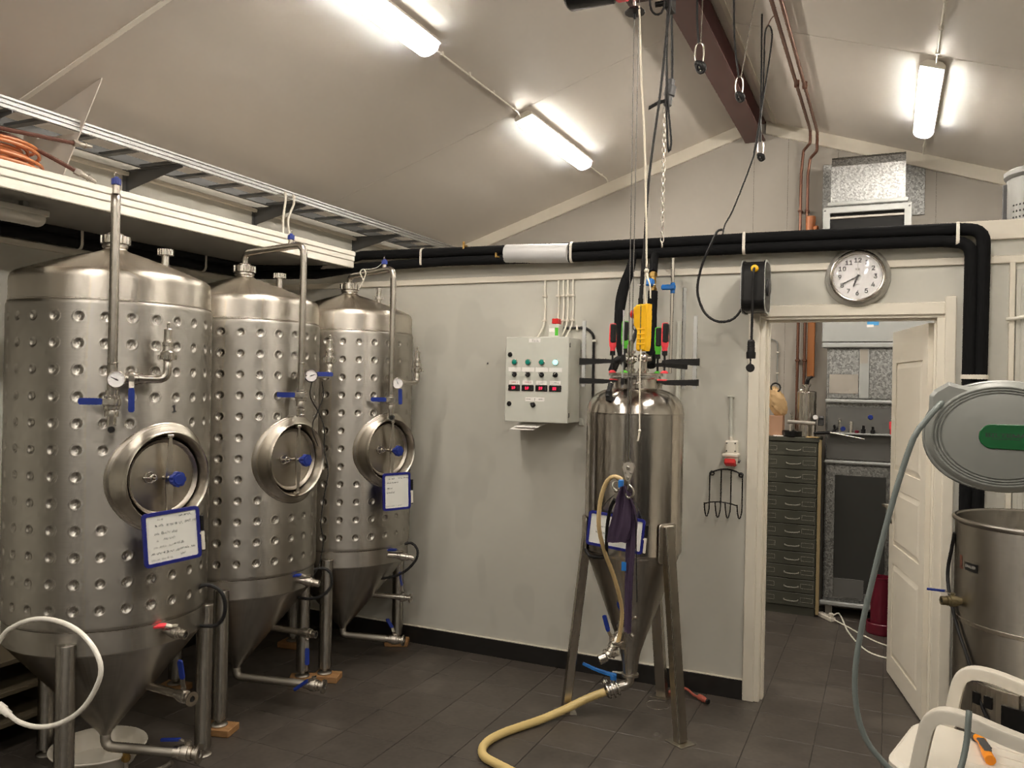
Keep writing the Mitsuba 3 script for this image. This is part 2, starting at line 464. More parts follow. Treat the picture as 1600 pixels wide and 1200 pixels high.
# rails of the partition
struct('trim_4', box(LX + 0.02, 2.2, WY - 0.014, WY, 2.362, 2.40, 0.003), 'trim', 'white rail across the partition wall')
struct('trim_5', box(LX, 2.2, WY - 0.02, WY + 0.12, 2.48, 2.575, 0.003), 'trim', 'white board capping the partition')
struct('trim_6', box(LX, LX + 0.014, BY, WY, 2.375, 2.41, 0.003), 'trim', 'white rail along the left wall')
struct('trim_7', box(0.527, 0.551, WY - 0.03, WY, 0.0, 2.365, 0.002), 'trim', 'upright white strip right of the black pipes')
struct('baseboard_back', box(LX, -0.705, WY - 0.012, WY, 0.0, 0.108, 0.002), 'base_tile', 'black skirting tile along the partition')
struct('trim_8', box(LX, -0.705, WY - 0.010, WY, 0.108, 0.114), 'trim', 'thin white sealant line on the black skirting')
struct('baseboard_left', box(LX, LX + 0.012, BY, WY, 0.0, 0.108, 0.002), 'base_tile', 'black skirting tile along the left wall')
struct('baseboard_right', box(RX - 0.012, RX, 1.4, WY, 0.0, 0.108, 0.002), 'base_tile', 'black skirting tile along the right wall')
# the gable panels behind the copper pipes: upright joints
for x in (-1.05, -0.78, -0.40, 0.30):
    part('wall_gable', 'joint_strip', box(x, x + 0.004, FY - 0.0015, FY, 0.0, ceil_z(x)), 'gable_joint', False)

# door: frame, casings, open leaf
d = thing('door_1', 'white panelled door standing open into the back room', None, None, 'structure')
fr = part(d, 'frame', cat([box(DX0, -0.618, WY - 0.005, WY + 0.11, 0, 2.10, 0.003), box(0.217, DX1, WY - 0.005, WY + 0.11, 0, 2.10, 0.003), box(DX0, DX1, WY - 0.005, WY + 0.11, 2.10, DZ, 0.003),
                           box(-0.618, -0.606, WY + 0.045, WY + 0.11, 0, 2.095, 0.002), box(0.205, 0.217, WY + 0.03, WY + 0.045, 0, 2.095, 0.002), box(-0.61, 0.21, WY + 0.03, WY + 0.045, 2.088, 2.10, 0.002)]), 'white_gloss', 30)
part(d, 'casing', box(-0.706, -0.645, WY - 0.018, WY, 0, 2.178, 0.004), 'trim', 30)
part(d, 'casing', box(0.252, 0.303, WY - 0.022, WY, 0, 2.205, 0.004), 'trim', 30)
part(d, 'casing', box(-0.645, 0.252, WY - 0.018, WY, 2.115, 2.178, 0.004), 'trim', 30)
hx, hy = 0.222, WY + 0.11
ex, ey = 0.057, 5.54
W = math.hypot(ex - hx, ey - hy)
LM = frame((hx, hy, 0.012), (0, 0, 1), (ex - hx, ey - hy, 0))      # leaf: x along its width from the hinge, y = thickness, z up
TL = 0.04; LH = 2.07
pans = []
for z0, z1 in ((0.12, 0.68), (0.79, 1.13), (1.24, 1.88)):
    pans.append((0.10, W - 0.10, z0, z1))
core = union_all([sbox(0, 0, W, LH)] )
for x0, x1, z0, z1 in pans: core = core.difference(sbox(x0, z0, x1, z1))
XZ = np.array([[1, 0, 0, 0], [0, 0, -1, TL], [0, 1, 0, 0], [0, 0, 0, 1.0]])
leaf = part(d, 'leaf', tf(extrude(core, TL, XZ), LM), 'white_gloss', False)
for x0, x1, z0, z1 in pans:
    inner = box(x0, x1, 0.010, TL - 0.010, z0, z1)
    w = 0.035; ring = []
    for face, s in ((TL - 0.010, 1), (0.010, -1)):
        V = np.array([[x0, face, z0], [x1, face, z0], [x1, face, z1], [x0, face, z1], [x0 + w, face + s * .012, z0 + w], [x1 - w, face + s * .012, z0 + w], [x1 - w, face + s * .012, z1 - w], [x0 + w, face + s * .012, z1 - w]])
        F = [(4, 5, 6), (4, 6, 7)] + sum([[(k, (k + 1) % 4, 4 + (k + 1) % 4), (k, 4 + (k + 1) % 4, 4 + k)] for k in range(4)], [])
        F = np.array(F); ring.append(trimesh.Trimesh(V, F if s < 0 else F[:, ::-1], process=False))
    part(leaf, 'panel', tf(cat([inner] + ring), LM), 'white_gloss', False)
hz = 1.02
h = [spun([(0, 0), (0.025, 0), (0.025, 0.006), (0, 0.006)], (0, 0, 0), (0, 0, 1))]
for s, yy in ((1, TL), (-1, 0.0)):
    m = cat([cyl((W - 0.06, yy, hz), (W - 0.06, yy + s * 0.008, hz), 0.024), cyl((W - 0.06, yy, hz), (W - 0.06, yy + s * 0.05, hz), 0.009), tube([(W - 0.06, yy + s * 0.05, hz), (W - 0.12, yy + s * 0.052, hz), (W - 0.18, yy + s * 0.05, hz)], 0.009), cyl((W - 0.06, yy, hz - 0.09), (W - 0.06, yy + s * 0.006, hz - 0.09), 0.02)])
    part(leaf, 'handle', tf(m, LM), 'chrome')
for z in (0.25, 1.68):
    hm = [box(0.2155, 0.2175, WY + 0.05, WY + 0.105, z, z + 0.10)]
    hm = [tf(chamfered(rrect(0.05, 0.10, 0.018), 0.003, 0.001), frame((0.2165, WY + 0.078, z + 0.05), (-1, 0, 0), (0, 1, 0)))]
    for k in (-1, 0, 1): hm.append(cyl((0.2165, WY + 0.078, z + 0.05 + k * 0.03), (0.211, WY + 0.078, z + 0.05 + k * 0.03), 0.005))
    hg = part(d, 'hinge', hm[0], 'plate_beige', 30)
    part(hg, 'screws', cat(hm[1:]), 'dull_steel', 30, kind='stuff')
# a second white door leaf at the frame's right edge
d2 = thing('door_2', 'pale panelled door right of the black pipes', None, None, 'structure')
part(d2, 'leaf', cat([box(0.556, 1.05, WY - 0.022, WY, 0.0, 2.33, 0.003), box(0.575, 0.60, WY - 0.032, WY - 0.022, 0.05, 2.25, 0.004), box(0.60, 0.62, WY - 0.028, WY - 0.022, 0.05, 2.25, 0.002)]), 'wall', False)
part(d2, 'hook_rail', pipe([(0.515, WY - 0.03, 2.085), (0.55, WY - 0.045, 2.088), (0.62, WY - 0.06, 2.10), (0.95, WY - 0.06, 2.10)], 0.009, 0.02, 10), 'cable_white')

# ridge beam: I section, maroon
b = RIDGE_X
I = union_all([sbox(b - 0.08, 3.765, b + 0.08, 3.778), sbox(b - 0.005, 3.765, b + 0.005, 3.925), sbox(b - 0.08, 3.912, b + 0.08, 3.925)])
struct('ridge_beam', extrude(I, FY - BY - 0.02, np.array([[1, 0, 0, 0], [0, 0, -1, FY - 0.01], [0, 1, 0, 0], [0, 0, 0, 1.0]])), 'maroon', 'maroon painted steel beam under the ridge')
# storage deck along the left wall with a lapped white fascia
s = thing('soffit', 'white fronted shelf deck above the large tanks', None, None, 'structure')
part(s, 'deck', box(LX, -3.262, BY, 4.50, 2.535, 2.56), 'ceiling', False)
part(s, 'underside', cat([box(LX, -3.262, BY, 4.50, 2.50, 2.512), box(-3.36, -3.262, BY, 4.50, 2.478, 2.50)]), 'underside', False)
for z0, z1, o in ((2.472, 2.515, 0.0), (2.517, 2.548, 0.006), (2.550, 2.580, 0.012)):
    part(s, 'fascia_board', box(-3.262, -3.246 + o, BY, 4.50, z0, z1, 0.003), 'fascia', 30)
part(s, 'end_board', box(LX, -3.262, 4.50, 4.515, 2.478, 2.575, 0.002), 'ceiling', False)
struct('trim_9', box(LX, LX + 0.03, BY, FY, 2.885, 2.908, 0.004), 'trim', 'white strip along the left wall under the ceiling')

# behind the viewpoint: dark roller door and cabinets, added to darken the tank reflections
d3 = thing('door_3', 'added dark roller door in the rear wall, unseen, for the tanks to reflect', None, None, 'structure')
for k in range(26): part(d3, 'slat', box(-2.6, .9, BY, BY + .03, .02 + .10 * k, .115 + .10 * k, .012), 'added_shutter', False)
for x in (-2.68, .90): part(d3, 'guide', box(x, x + .08, BY, BY + .06, 0, 2.75, .004), 'dull_steel', False)
for k, (x0, y0, w_, d_, h_) in enumerate(((1.60, -2.6, .55, 1.0, 1.95), (1.60, -1.2, .55, 1.0, 1.95), (1.60, .2, .55, 1.0, 1.95), (.62, 1.5, .42, 1.0, 1.9))):
    t = thing('added_cabinet', 'added dark cabinet with two doors, out of view, for the tanks to reflect', 'cabinet', 'added cabinets out of view')
    part(t, 'body', box(x0, x0 + w_, y0, y0 + d_, .06, h_, .004), 'added_cabinet_dark', False)
    part(t, 'plinth', box(x0 + .02, x0 + w_ - .02, y0 + .02, y0 + d_ - .02, 0, .06), 'black_metal', False)
    f_ = x0 - .018 if x0 > 0 else x0 + w_
    for j in (0, 1):
        dd = part(t, 'door', box(f_, f_ + .018, y0 + .004 + j * d_ / 2, y0 - .004 + (j + 1) * d_ / 2, .08, h_ - .02, .003), 'added_cabinet_dark', False)
        yy = y0 + d_ / 2 + (-.05 if j == 0 else .04); part(dd, 'handle', box(f_ - .02 if x0 > 0 else f_ + .018, f_ if x0 > 0 else f_ + .04, yy, yy + .015, .95, 1.12, .003), 'chrome', False)
# ---------------------------------------------------------------- ceiling lamps
def lamp(side, y, k):
    seen = {('left', 1): 'lit ceiling lamp on the left slope, nearer one, cut off at the top edge', ('left', 0): 'lit ceiling lamp on the left slope, nearer the gable wall',
            ('right', 0): 'lit ceiling lamp on the right slope beside the gable duct'}
    t = thing('ceiling_lamp', seen.get((side, k), 'lit ceiling lamp of these rows, outside the photo'), 'ceiling lamp', 'lit ceiling lamps in two rows')
    x = LAMP_X[side]; sg = 1 if side == 'left' else -1
    u = np.array([-SLOPE * sg, 0, 1.0]); u /= np.linalg.norm(u)
    M = frame((x, y, ceil_z(x)) - 0.0 * u, (0, 1, 0), np.cross(u, (0, 1, 0)) * -1)     # local z along the lamp, local y up or down
    if (M[:3, 1] @ u) < 0: M = frame((x, y, ceil_z(x)), (0, 1, 0), np.cross(u, (0, 1, 0)))
    L = 1.24; wd = 0.064
    base = Polygon([(-wd, -0.050), (-wd, -0.030), (-0.04, -0.012), (0.04, -0.012), (wd, -0.030), (wd, -0.050)])
    part(t, 'housing', tf(tf(extrude(base, L), np.array([[1, 0, 0, 0], [0, 1, 0, 0], [0, 0, 1, -L / 2], [0, 0, 0, 1.0]])), M), 'white_plastic', False)
    a = np.linspace(0, np.pi, 13)
    prof = np.c_[0.063 * np.sign(np.cos(a)) * np.abs(np.cos(a)) ** 0.85, -0.052 - 0.050 * np.sin(a) ** 0.8]
    sec = Polygon(prof)
    m = extrude(sec, L - 0.10); m.apply_translation((0, 0, -(L - 0.10) / 2))
    ends = []
    for e in (-1, 1):
        V = [prof * 1.0]; zs = [e * (L / 2 - 0.05)]
        for q in np.linspace(0.25, 1, 5):
            f = math.sqrt(max(0, 1 - q ** 2)); V.append(np.c_[prof[:, 0] * (0.35 + 0.65 * f), -0.052 + (prof[:, 1] + 0.052) * (0.15 + 0.85 * f)]); zs.append(e * (L / 2 - 0.05 + 0.04 * q))
        pts = np.vstack([np.c_[v, np.full(len(v), z)] for v, z in zip(V, zs)])
        ends.append(trimesh.convex.convex_hull(pts))
    m = trimesh.boolean.union([m] + ends, engine='manifold')
    part(t, 'diffuser', tf(m, M), 'glow', 30, emitter={'type': 'area', 'radiance': rgb(LAMP)})
    for e in (-1, 1):
        part(t, 'clip', tf(box(-wd - 0.003, wd + 0.003, -0.055, -0.045, e * 0.36 - 0.012, e * 0.36 + 0.012, 0.002), M), 'white_plastic', False)
        part(t, 'mount', tf(box(-0.02, 0.02, -0.014, 0.0, e * 0.42 - 0.02, e * 0.42 + 0.02, 0.002), M), 'white_plastic', False)


for side in ('left', 'right'):
    for k, y in enumerate(LAMP_Y[side]): lamp(side, y, k)


def lamp_cable(side, x, y0, y1, lab):
    t = thing('lamp_cable', lab, 'cable')
    z = ceil_z(x) - 0.012
    part(t, 'conduit', tube([(x, y0, z - 0.02), (x, y0 + 0.05, z), (x, (y0 + y1) / 2, z - 0.002), (x, y1 - 0.05, z), (x, y1, z - 0.02)], 0.006, 8, smooth=False), 'cable_white')
    for y in np.arange(y0 + 0.15, y1 - 0.05, 0.32):
        part(t, 'clip', box(x - 0.011, x + 0.011, y - 0.008, y + 0.008, z - 0.010, ceil_z(x) + 0.004, 0.002), 'white_plastic', False)


lamp_cable('left', -2.275, 3.78, 4.99, 'thin white cable on the ceiling between the two left lamps')
lamp_cable('left', -2.275, 6.23, 6.87, 'thin white cable on the ceiling from the left lamp to the gable')
lamp_cable('right', 0.205, 3.78, 5.01, 'thin white cable on the ceiling leading to the right lamp')
lamp_cable('right', 0.205, 6.25, 6.87, 'short thin white cable from the right lamp to the gable')

# unlit lamp under the deck
t = thing('soffit_lamp', 'unlit white strip lamp under the shelf deck behind the nearest tank', 'lamp')
part(t, 'diffuser', cat([tube([(-3.55, 1.35, 2.435), (-3.55, 2.48, 2.435)], 0.04, 16, smooth=False), ball((-3.55, 2.48, 2.435), 0.04)]), 'lamp_off')
part(t, 'housing', box(-3.59, -3.51, 1.35, 2.52, 2.445, 2.472, 0.004), 'lamp_off', 30)
for y in (1.6, 2.42): part(t, 'bracket', box(-3.565, -3.535, y - 0.015, y + 0.015, 2.47, 2.502, 0.002), 'grey_plastic', False)

# ---------------------------------------------------------------- cable tray, gusset plate, things on the deck
t = thing('cable_tray', 'galvanised cable tray along the top of the left wall', 'cable tray')
scene['mat_tray'] = {'type': 'twosided', 'bsdf': {'type': 'roughconductor', 'material': 'none', 'alpha': 0.3, 'specular_reflectance': rgb((0.55, 0.56, 0.56))}}
for x in (-3.61, -3.90):
    sg = 1 if x > -3.7 else -1
    part(t, 'side_rail', cat([box(x - 0.002, x + 0.002, BY, 6.70, 2.912, 2.962), box(x - (0.018 if sg > 0 else 0), x + (0 if sg > 0 else 0.018), BY, 6.70, 2.912, 2.916), box(x, x + 0.012 * sg, BY, 6.70, 2.950, 2.962, 0.001), box(x, x + 0.010 * sg, BY, 6.70, 2.928, 2.936, 0.001)]), 'tray' if sg > 0 else 'dark_galv', False)
rung = mikit.ply(box(-3.90, -3.612, -0.02, 0.02, 2.913, 2.930, 0.002), 'mat_dark_galv', smooth=False)
for y in np.arange(1.52, 6.7, 0.262):
    scene[numbered(t + '__rung')] = {**rung, 'to_world': T4().translate([0, float(y), 0])}
for y in (2.39, 3.37, 4.43, 5.6):
    V = Polygon([(LX, 2.912), (-3.60, 2.912), (-3.60, 2.895), (-3.66, 2.885), (LX + 0.03, 2.80), (LX, 2.80)])
    part(t, 'bracket', cat([extrude(V, 0.004, np.array([[1, 0, 0, 0], [0, 0, -1, y + 0.004], [0, 1, 0, 0], [0, 0, 0, 1.0]])), box(LX + 0.0, -3.60, y - 0.018, y + 0.022, 2.906, 2.912), box(LX, LX + 0.006, y - 0.02, y + 0.024, 2.77, 2.92)]), 'dark_galv', False)
for k, (x, y) in enumerate(((-3.55, 4.09), (-3.55, 4.17))):
    single('drop_cable', tube([(x - 0.12, y + 0.25, 2.94), (x - 0.02, y + 0.1, 2.925), (x + 0.06, y, 2.90), (x + 0.10, y - 0.04, 2.84), (x + 0.12 - 0.03 * k, y - 0.08, 2.72), (x + 0.13, y - 0.09, 2.565)], 0.007, 8), 'cable_white',
           ('white cable dropping from the tray to the shelf deck, nearer of two', 'white cable dropping from the tray to the shelf deck, farther of two')[k], 'cable')
gp = Polygon([(LX + 0.035, ceil_z(LX)), (-3.455, ceil_z(-3.455) - 0.002), (-3.462, ceil_z(-3.455) - 0.02), (-3.72, 2.70), (-3.75, 2.60), (LX + 0.035, 2.60)])
gp = gp.difference(sbox(-3.92, 2.905, -3.60, 2.968))
single('gusset_plate', extrude(gp, 0.006, np.array([[1, 0, 0, 0], [0, 0, -1, 2.735], [0, 1, 0, 0], [0, 0, 0, 1.0]])), 'ceiling', 'white triangular gusset plate under the ceiling, pierced by the cable tray', 'plate')
t = thing('hose_coil', 'coil of orange brown hose lying on the shelf deck', 'hose')
rr = random.Random(4)
for k in range(13):
    a = 0.19 + 0.004 * k; o = np.array((-3.50 + 0.012 * rr.uniform(-1, 1), 2.17, 2.575 + 0.010 * k))
    part(t, 'turn', torus(o, (0.06 * rr.uniform(-1, 1), 0.06 * rr.uniform(-1, 1), 1), 0.20 + 0.03 * (k % 3) - 0.004 * k, 0.0075, 40, 7), 'orange_hose')
for lab, pts in (('brown air hose with a grey coupling, the upper one pointing past the gusset plate', [(-3.40, 1.75, 2.70), (-3.38, 2.1, 2.735), (-3.38, 2.54, 2.776)]), ('brown air hose with a grey coupling, drooping over the white fascia', [(-3.45, 2.0, 2.70), (-3.40, 2.22, 2.73), (-3.33, 2.36, 2.675), (-3.27, 2.47, 2.62)])):
    t = thing('air_hose', lab, 'hose')
    part(t, 'hose', tube(pts, 0.0095, 8), 'brown_rubber')
    e = np.array(pts[-1], float); dvec = e - np.array(pts[-2], float); dvec /= np.linalg.norm(dvec)
    part(t, 'coupling', cat([hexnut(e - dvec * 0.01, dvec, 0.016, 0.025), cyl(e, e + dvec * 0.06, 0.012), cyl(e + dvec * 0.055, e + dvec * 0.085, 0.009), torus(e + dvec * 0.05, dvec, 0.012, 0.004)]), 'dull_steel')

# ---------------------------------------------------------------- insulated pipes
PY = WY - 0.075
t = thing('insulated_pipe', 'black foam insulated pipe along the top of the partition, upper of the pair', 'pipe')
up = [(LX + 0.06, BY + 0.2, 2.49), (LX + 0.06, 4.35, 2.49), (-3.55, 4.52, 2.49), (-3.25, PY, 2.57), (-2.6, PY, 2.558), (-1.7, PY, 2.545), (-0.7, PY, 2.541), (0.28, PY, 2.532), (0.408, PY, 2.52), (0.408, PY, 2.3), (0.397, PY, 0.25)]
lo = [(LX + 0.06, BY + 0.2, 2.435), (LX + 0.06, 4.35, 2.435), (-3.55, 4.50, 2.44), (-3.25, PY - 0.005, 2.49), (-2.6, PY, 2.500), (-1.7, PY, 2.488), (-0.7, PY, 2.487), (0.22, PY, 2.476), (0.357, PY, 2.46), (0.357, PY, 2.3), (0.350, PY, 0.25)]
part(t, 'run', tube(bend(up, 0.10), 0.031, 14, smooth=False), 'black_foam')
t2 = thing('insulated_pipe', 'black foam insulated pipe along the top of the partition, lower of the pair', 'pipe')
part(t2, 'run', tube(bend(lo, 0.10), 0.030, 14, smooth=False), 'black_foam')
single('pipe_sleeve', tube([(-2.165, PY - 0.004, 2.527), (-1.751, PY - 0.004, 2.512)], 0.058, 24, smooth=False), 'sleeve_grey', 'pale grey sleeve wrapped round the black pipes', 'pipe sleeve')
for k, (x, z, lab) in enumerate(((-2.777, 2.532, 'white strap round the black pipes near the third tank'), (-1.742, 2.516, 'white strap round the black pipes at the end of the grey sleeve'), (-0.738, 2.515, 'white strap round the black pipes above the cable reel'), (0.287, 2.504, 'white strap round the black pipes right of the clock'))):
    o = rrect(0.066, 0.126, 0.032); single('pipe_strap', extrude(o.difference(o.buffer(-0.0025)), 0.016, frame((x, PY, z), (1, 0, 0), (0, 1, 0))), 'white_plastic', lab, 'strap')
o = rrect(0.120, 0.070, 0.032); single('pipe_strap', extrude(o.difference(o.buffer(-0.0025)), 0.022, frame((0.380, PY, 1.79), (0, 0, 1), (1, 0, 0))), 'white_plastic', 'white strap round the upright black pipes above the hose reel', 'strap')
for y, lab in ((3.02, 'white strap round the black pipes on the left wall between the two nearer tanks'), (3.9, 'white strap round the black pipes on the left wall between the two farther tanks')):
    o = rrect(0.066, 0.126, 0.032); single('pipe_strap', extrude(o.difference(o.buffer(-0.0025)), 0.016, frame((LX + 0.06, y, 2.462), (0, 1, 0), (1, 0, 0))), 'white_plastic', lab, 'strap')
t = thing('cable_tie', 'loop of white cable tie hanging above the third tank', 'cable tie')
part(t, 'loop', tube([(-2.90, 4.10, 2.30), (-2.895, 4.11, 2.33), (-2.91, 4.10, 2.37), (-2.905, 4.10, 2.39), (-2.885, 4.10, 2.395), (-2.87, 4.10, 2.375), (-2.88, 4.10, 2.34), (-2.90, 4.10, 2.305), (-2.915, 4.10, 2.285)], 0.0035, 6), 'white_plastic')
part(t, 'tail', tube([(-2.89, 4.10, 2.395), (-2.93, 4.25, 2.42), (-2.99, 4.40, 2.455), (-3.05, 4.535, 2.50)], 0.002, 5), 'white_plastic')
for x, z in ((-2.46, 2.605), (-2.23, 2.59)):
    t = thing('vent_screw', ('small brass bleed fitting on top of the black pipes, farther from the grey sleeve', 'small brass bleed fitting on the black pipes right beside the grey sleeve')[x > -2.3], 'pipe fitting')
    z = 2.58 if x < -2.3 else 2.50
    part(t, 'stem', cat([cyl((x, PY - 0.02, z - 0.01), (x, PY - 0.02, z + 0.025), 0.008), ball((x, PY - 0.02, z + 0.03), 0.009)]), 'brass')
    part(t, 'arm', cat([cyl((x, PY - 0.02, z + 0.012), (x + 0.03, PY - 0.03, z + 0.005), 0.006)]), 'brass')
# ---------------------------------------------------------------- fermentation tanks
def valve(parent, name, p0, p1, r, stem, lever, hm, mt='chrome', ferrule=False, sleeve=True, hl=0.11, lw=0.011):
    """A ball valve from p0 to its open end p1: body, dark bore, lever. stem: where the spindle points; lever: which way the handle runs."""
    p0, p1 = np.asarray(p0, float), np.asarray(p1, float); d = p1 - p0; L = np.linalg.norm(d); d = d / L
    c = p0 + d * L * 0.45
    prof = [(0, 0), (r * 1.05, 0), (r * 1.05, L * .18), (r * 1.3, L * .2), (r * 1.3, L * .3), (r * 1.5, L * .33), (r * 1.55, L * .45), (r * 1.5, L * .58), (r * 1.3, L * .6), (r * 1.3, L * .72), (r * 1.0, L * .74)]
    prof += ([(r * 1.0, L * .86), (r * 1.65, L * .9), (r * 1.7, L), (r * .75, L), (r * .72, L * .9)] if ferrule else [(r * 1.15, L * .80), (r * 1.15, L), (r * .75, L), (r * .72, L * .9)])
    st = np.asarray(stem, float); st = st - d * (st @ d) * 0; st /= np.linalg.norm(st)
    body = cat([spun([q for q in prof], p0, d, 20), cyl(c, c + st * r * 1.8, r * .5, 12), hexnut(c + st * r * 1.65, st, r * .62, r * .5)])
    v = part(parent, name, body, mt, 30)
    part(v, 'bore', tf(lathe([(0, 0), (r * .74, 0)], 20), frame(p0 + d * L * .93, d)), 'dark_hole', False)
    if lever is not None:
        lv = np.asarray(lever, float); lv /= np.linalg.norm(lv); a = c + st * r * 1.9; x = np.cross(st, lv)
        if np.linalg.norm(x) < 0.2: x = np.cross(d, lv)
        b = a + lv * hl * .28 + st * r * .5
        part(v, 'handle_plate', tube([a - lv * r * .7, a + lv * .01, b, b + lv * hl * .15], 1, 8, smooth=False, flat=(lw * .7, .0022)) if abs(lv @ [0, 0, 1]) > .7 and False else slab([a - lv * r * .7, a + lv * .012, b, b + lv * hl * .15], x, lw * 1.7, .0045), 'chrome', False)
        e = a + lv * hl + st * r * .5
        hx_ = slab([b, b + (e - b) * .1, b + (e - b) * .5, e - lv * .006, e], x, lw * 2, .0085, [.7, 1, 1, 1, .55])
        part(v, 'handle', hx_, hm, 30)
    return v


def slab(pts, x, w, t, ws=None):
    """A flat strip along pts, w wide along x, t thick."""
    p = np.asarray(pts, float); x = np.asarray(x, float); x = x / np.linalg.norm(x)
    d = np.gradient(p, axis=0); V, F = [], []
    for i in range(len(p)):
        n = np.cross(d[i], x); n /= np.linalg.norm(n); h = w / 2 * (ws[i] if ws else 1)
        V += [p[i] + x * h + n * t / 2, p[i] - x * h + n * t / 2, p[i] - x * h - n * t / 2, p[i] + x * h - n * t / 2]
    for i in range(len(p) - 1):
        for j in range(4):
            k = (j + 1) % 4; F += [(4 * i + j, 4 * i + k, 4 * i + 4 + k), (4 * i + j, 4 * i + 4 + k, 4 * i + 4 + j)]
    m = len(V) - 4; F += [(0, 2, 1), (0, 3, 2), (m, m + 1, m + 2), (m, m + 2, m + 3)]
    t_ = trimesh.Trimesh(np.array(V), np.array(F), process=False); t_.fix_normals()
    return t_


R = 0.40
MZ, MR, MH = 1.315, 0.214, 1.0                       # manway: height and outer radius of its neck


def jacket(cols, man):
    """The dimpled cooling jacket: a cylinder pressed in at every spot weld, in one continuous sheet."""
    th = np.radians(np.concatenate([np.arange(-126, 66, 0.5), np.arange(66, 234.1, 3.0)])); th[-1] = th[0] + 2 * np.pi
    z = np.concatenate([[0.728, 0.731, 0.736], np.arange(0.745, 2.001, 0.0045), [2.004, 2.008, 2.0115, 2.0145, 2.017, 2.0185]])
    r = np.full((len(z), len(th)), R); r[0] = .390; r[1] = .396; r[2] = .399; r[-1] = .3885; r[-2] = .3915; r[-3] = .3942; r[-4] = .3966; r[-5] = .3985; r[-6] = .3996
    for a in np.arange(360 / 27, 360 + 1, 360 / 27):
        for k in range(12):
            zc = 1.949 - 0.1032 * k; ac = math.radians(a + cols)
            dm = (ac - math.radians(man) + np.pi) % (2 * np.pi) - np.pi
            if math.hypot(R * math.sin(dm) / MH, zc - MZ) < MR + 0.030 and abs(dm) < 1.2: continue
            da = (th - ac + np.pi) % (2 * np.pi) - np.pi
            if np.abs(da).min() > .06: continue
            j = np.abs(da) < 0.06; i = np.abs(z - zc) < 0.023
            d = np.hypot(R * da[j][None, :], z[i][:, None] - zc)
            dip = np.where(d < .0045, .0052, .0080 * np.clip(1 - (d / .0185) ** 2, 0, 1) ** 1.25)
            dip = np.where((d > .0185) & (d < .023), -.0006, dip)
            r[np.ix_(i, j)] -= dip
    dm = (th - math.radians(man) + np.pi) % (2 * np.pi) - np.pi
    hole = np.hypot(R * np.sin(dm)[None, :] / MH, z[:, None] - MZ) < MR - .012
    hole &= np.abs(dm)[None, :] < 1.2
    V = np.stack([r * np.cos(th), r * np.sin(th), np.broadcast_to(z[:, None], r.shape)], -1).reshape(-1, 3)
    U = np.stack([np.broadcast_to(th * R, r.shape), np.broadcast_to(z[:, None], r.shape)], -1).reshape(-1, 2)
    n = len(th); i, j = np.meshgrid(np.arange(len(z) - 1), np.arange(n - 1), indexing='ij')
    keep = ~(hole[:-1, :-1] & hole[1:, 1:])
    a = (i * n + j)[keep]; F = np.vstack([np.c_[a, a + 1, a + n + 1], np.c_[a, a + n + 1, a + n]])
    used = np.unique(F); re = -np.ones(len(V), int); re[used] = np.arange(len(used))
    return trimesh.Trimesh(V[used], re[F], process=False), U[used]


def manway_neck():
    """Flared neck from the shell (manway facing +x) out to its lip and back in to the lid seat."""
    n = 72; ph = np.arange(n) * 2 * np.pi / n; rings = []
    def ring(rr, xx): rings.append(np.c_[np.full(n, xx) if np.isscalar(xx) else xx, MH * rr * np.cos(ph), rr * np.sin(ph)])
    sh = lambda rr, o: np.sqrt(np.maximum((R + o) ** 2 - (MH * rr * np.cos(ph)) ** 2, 0))
    ring(MR + .012, sh(MR + .012, -.006)); ring(MR + .008, sh(MR + .008, .004)); ring(MR, sh(MR, .006)); ring(MR - .004, sh(MR - .004, .009))
    for t in np.linspace(.15, 1, 8):
        rr = (MR - .004) * (1 - t) + .186 * t; ring(rr, sh(rr, .009) * (1 - t) ** .8 + .420 * (1 - (1 - t) ** .8))
    ring(.183, .425); ring(.179, .422)
    for t in np.linspace(.1, 1, 6): ring(.178 - .019 * t, .420 - .055 * t)
    ring(.12, .362)
    V = np.vstack(rings); F = []
    for i in range(len(rings) - 1):
        for j in range(n):
            k = (j + 1) % n; F += [(i * n + j, i * n + k, (i + 1) * n + k), (i * n + j, (i + 1) * n + k, (i + 1) * n + j)]
    m = trimesh.Trimesh(V, np.array(F), process=False)
    return m


HEAD = [(.3925, 2.005), (.3925, 2.105), (.391, 2.118), (.386, 2.130), (.376, 2.140), (.36, 2.147), (.32, 2.163), (.27, 2.183), (.21, 2.206), (.15, 2.227), (.10, 2.243), (.07, 2.252), (.052, 2.260), (.046, 2.268), (.044, 2.30)]
CONE = [(.3925, .745), (.3925, .640), (.3925, .640), (.390, .634), (.385, .629), (.385, .629), (.30, .525), (.20, .402), (.10, .280), (.045, .213), (.030, .195), (.0225, .18)]
LEVER_TXT = None


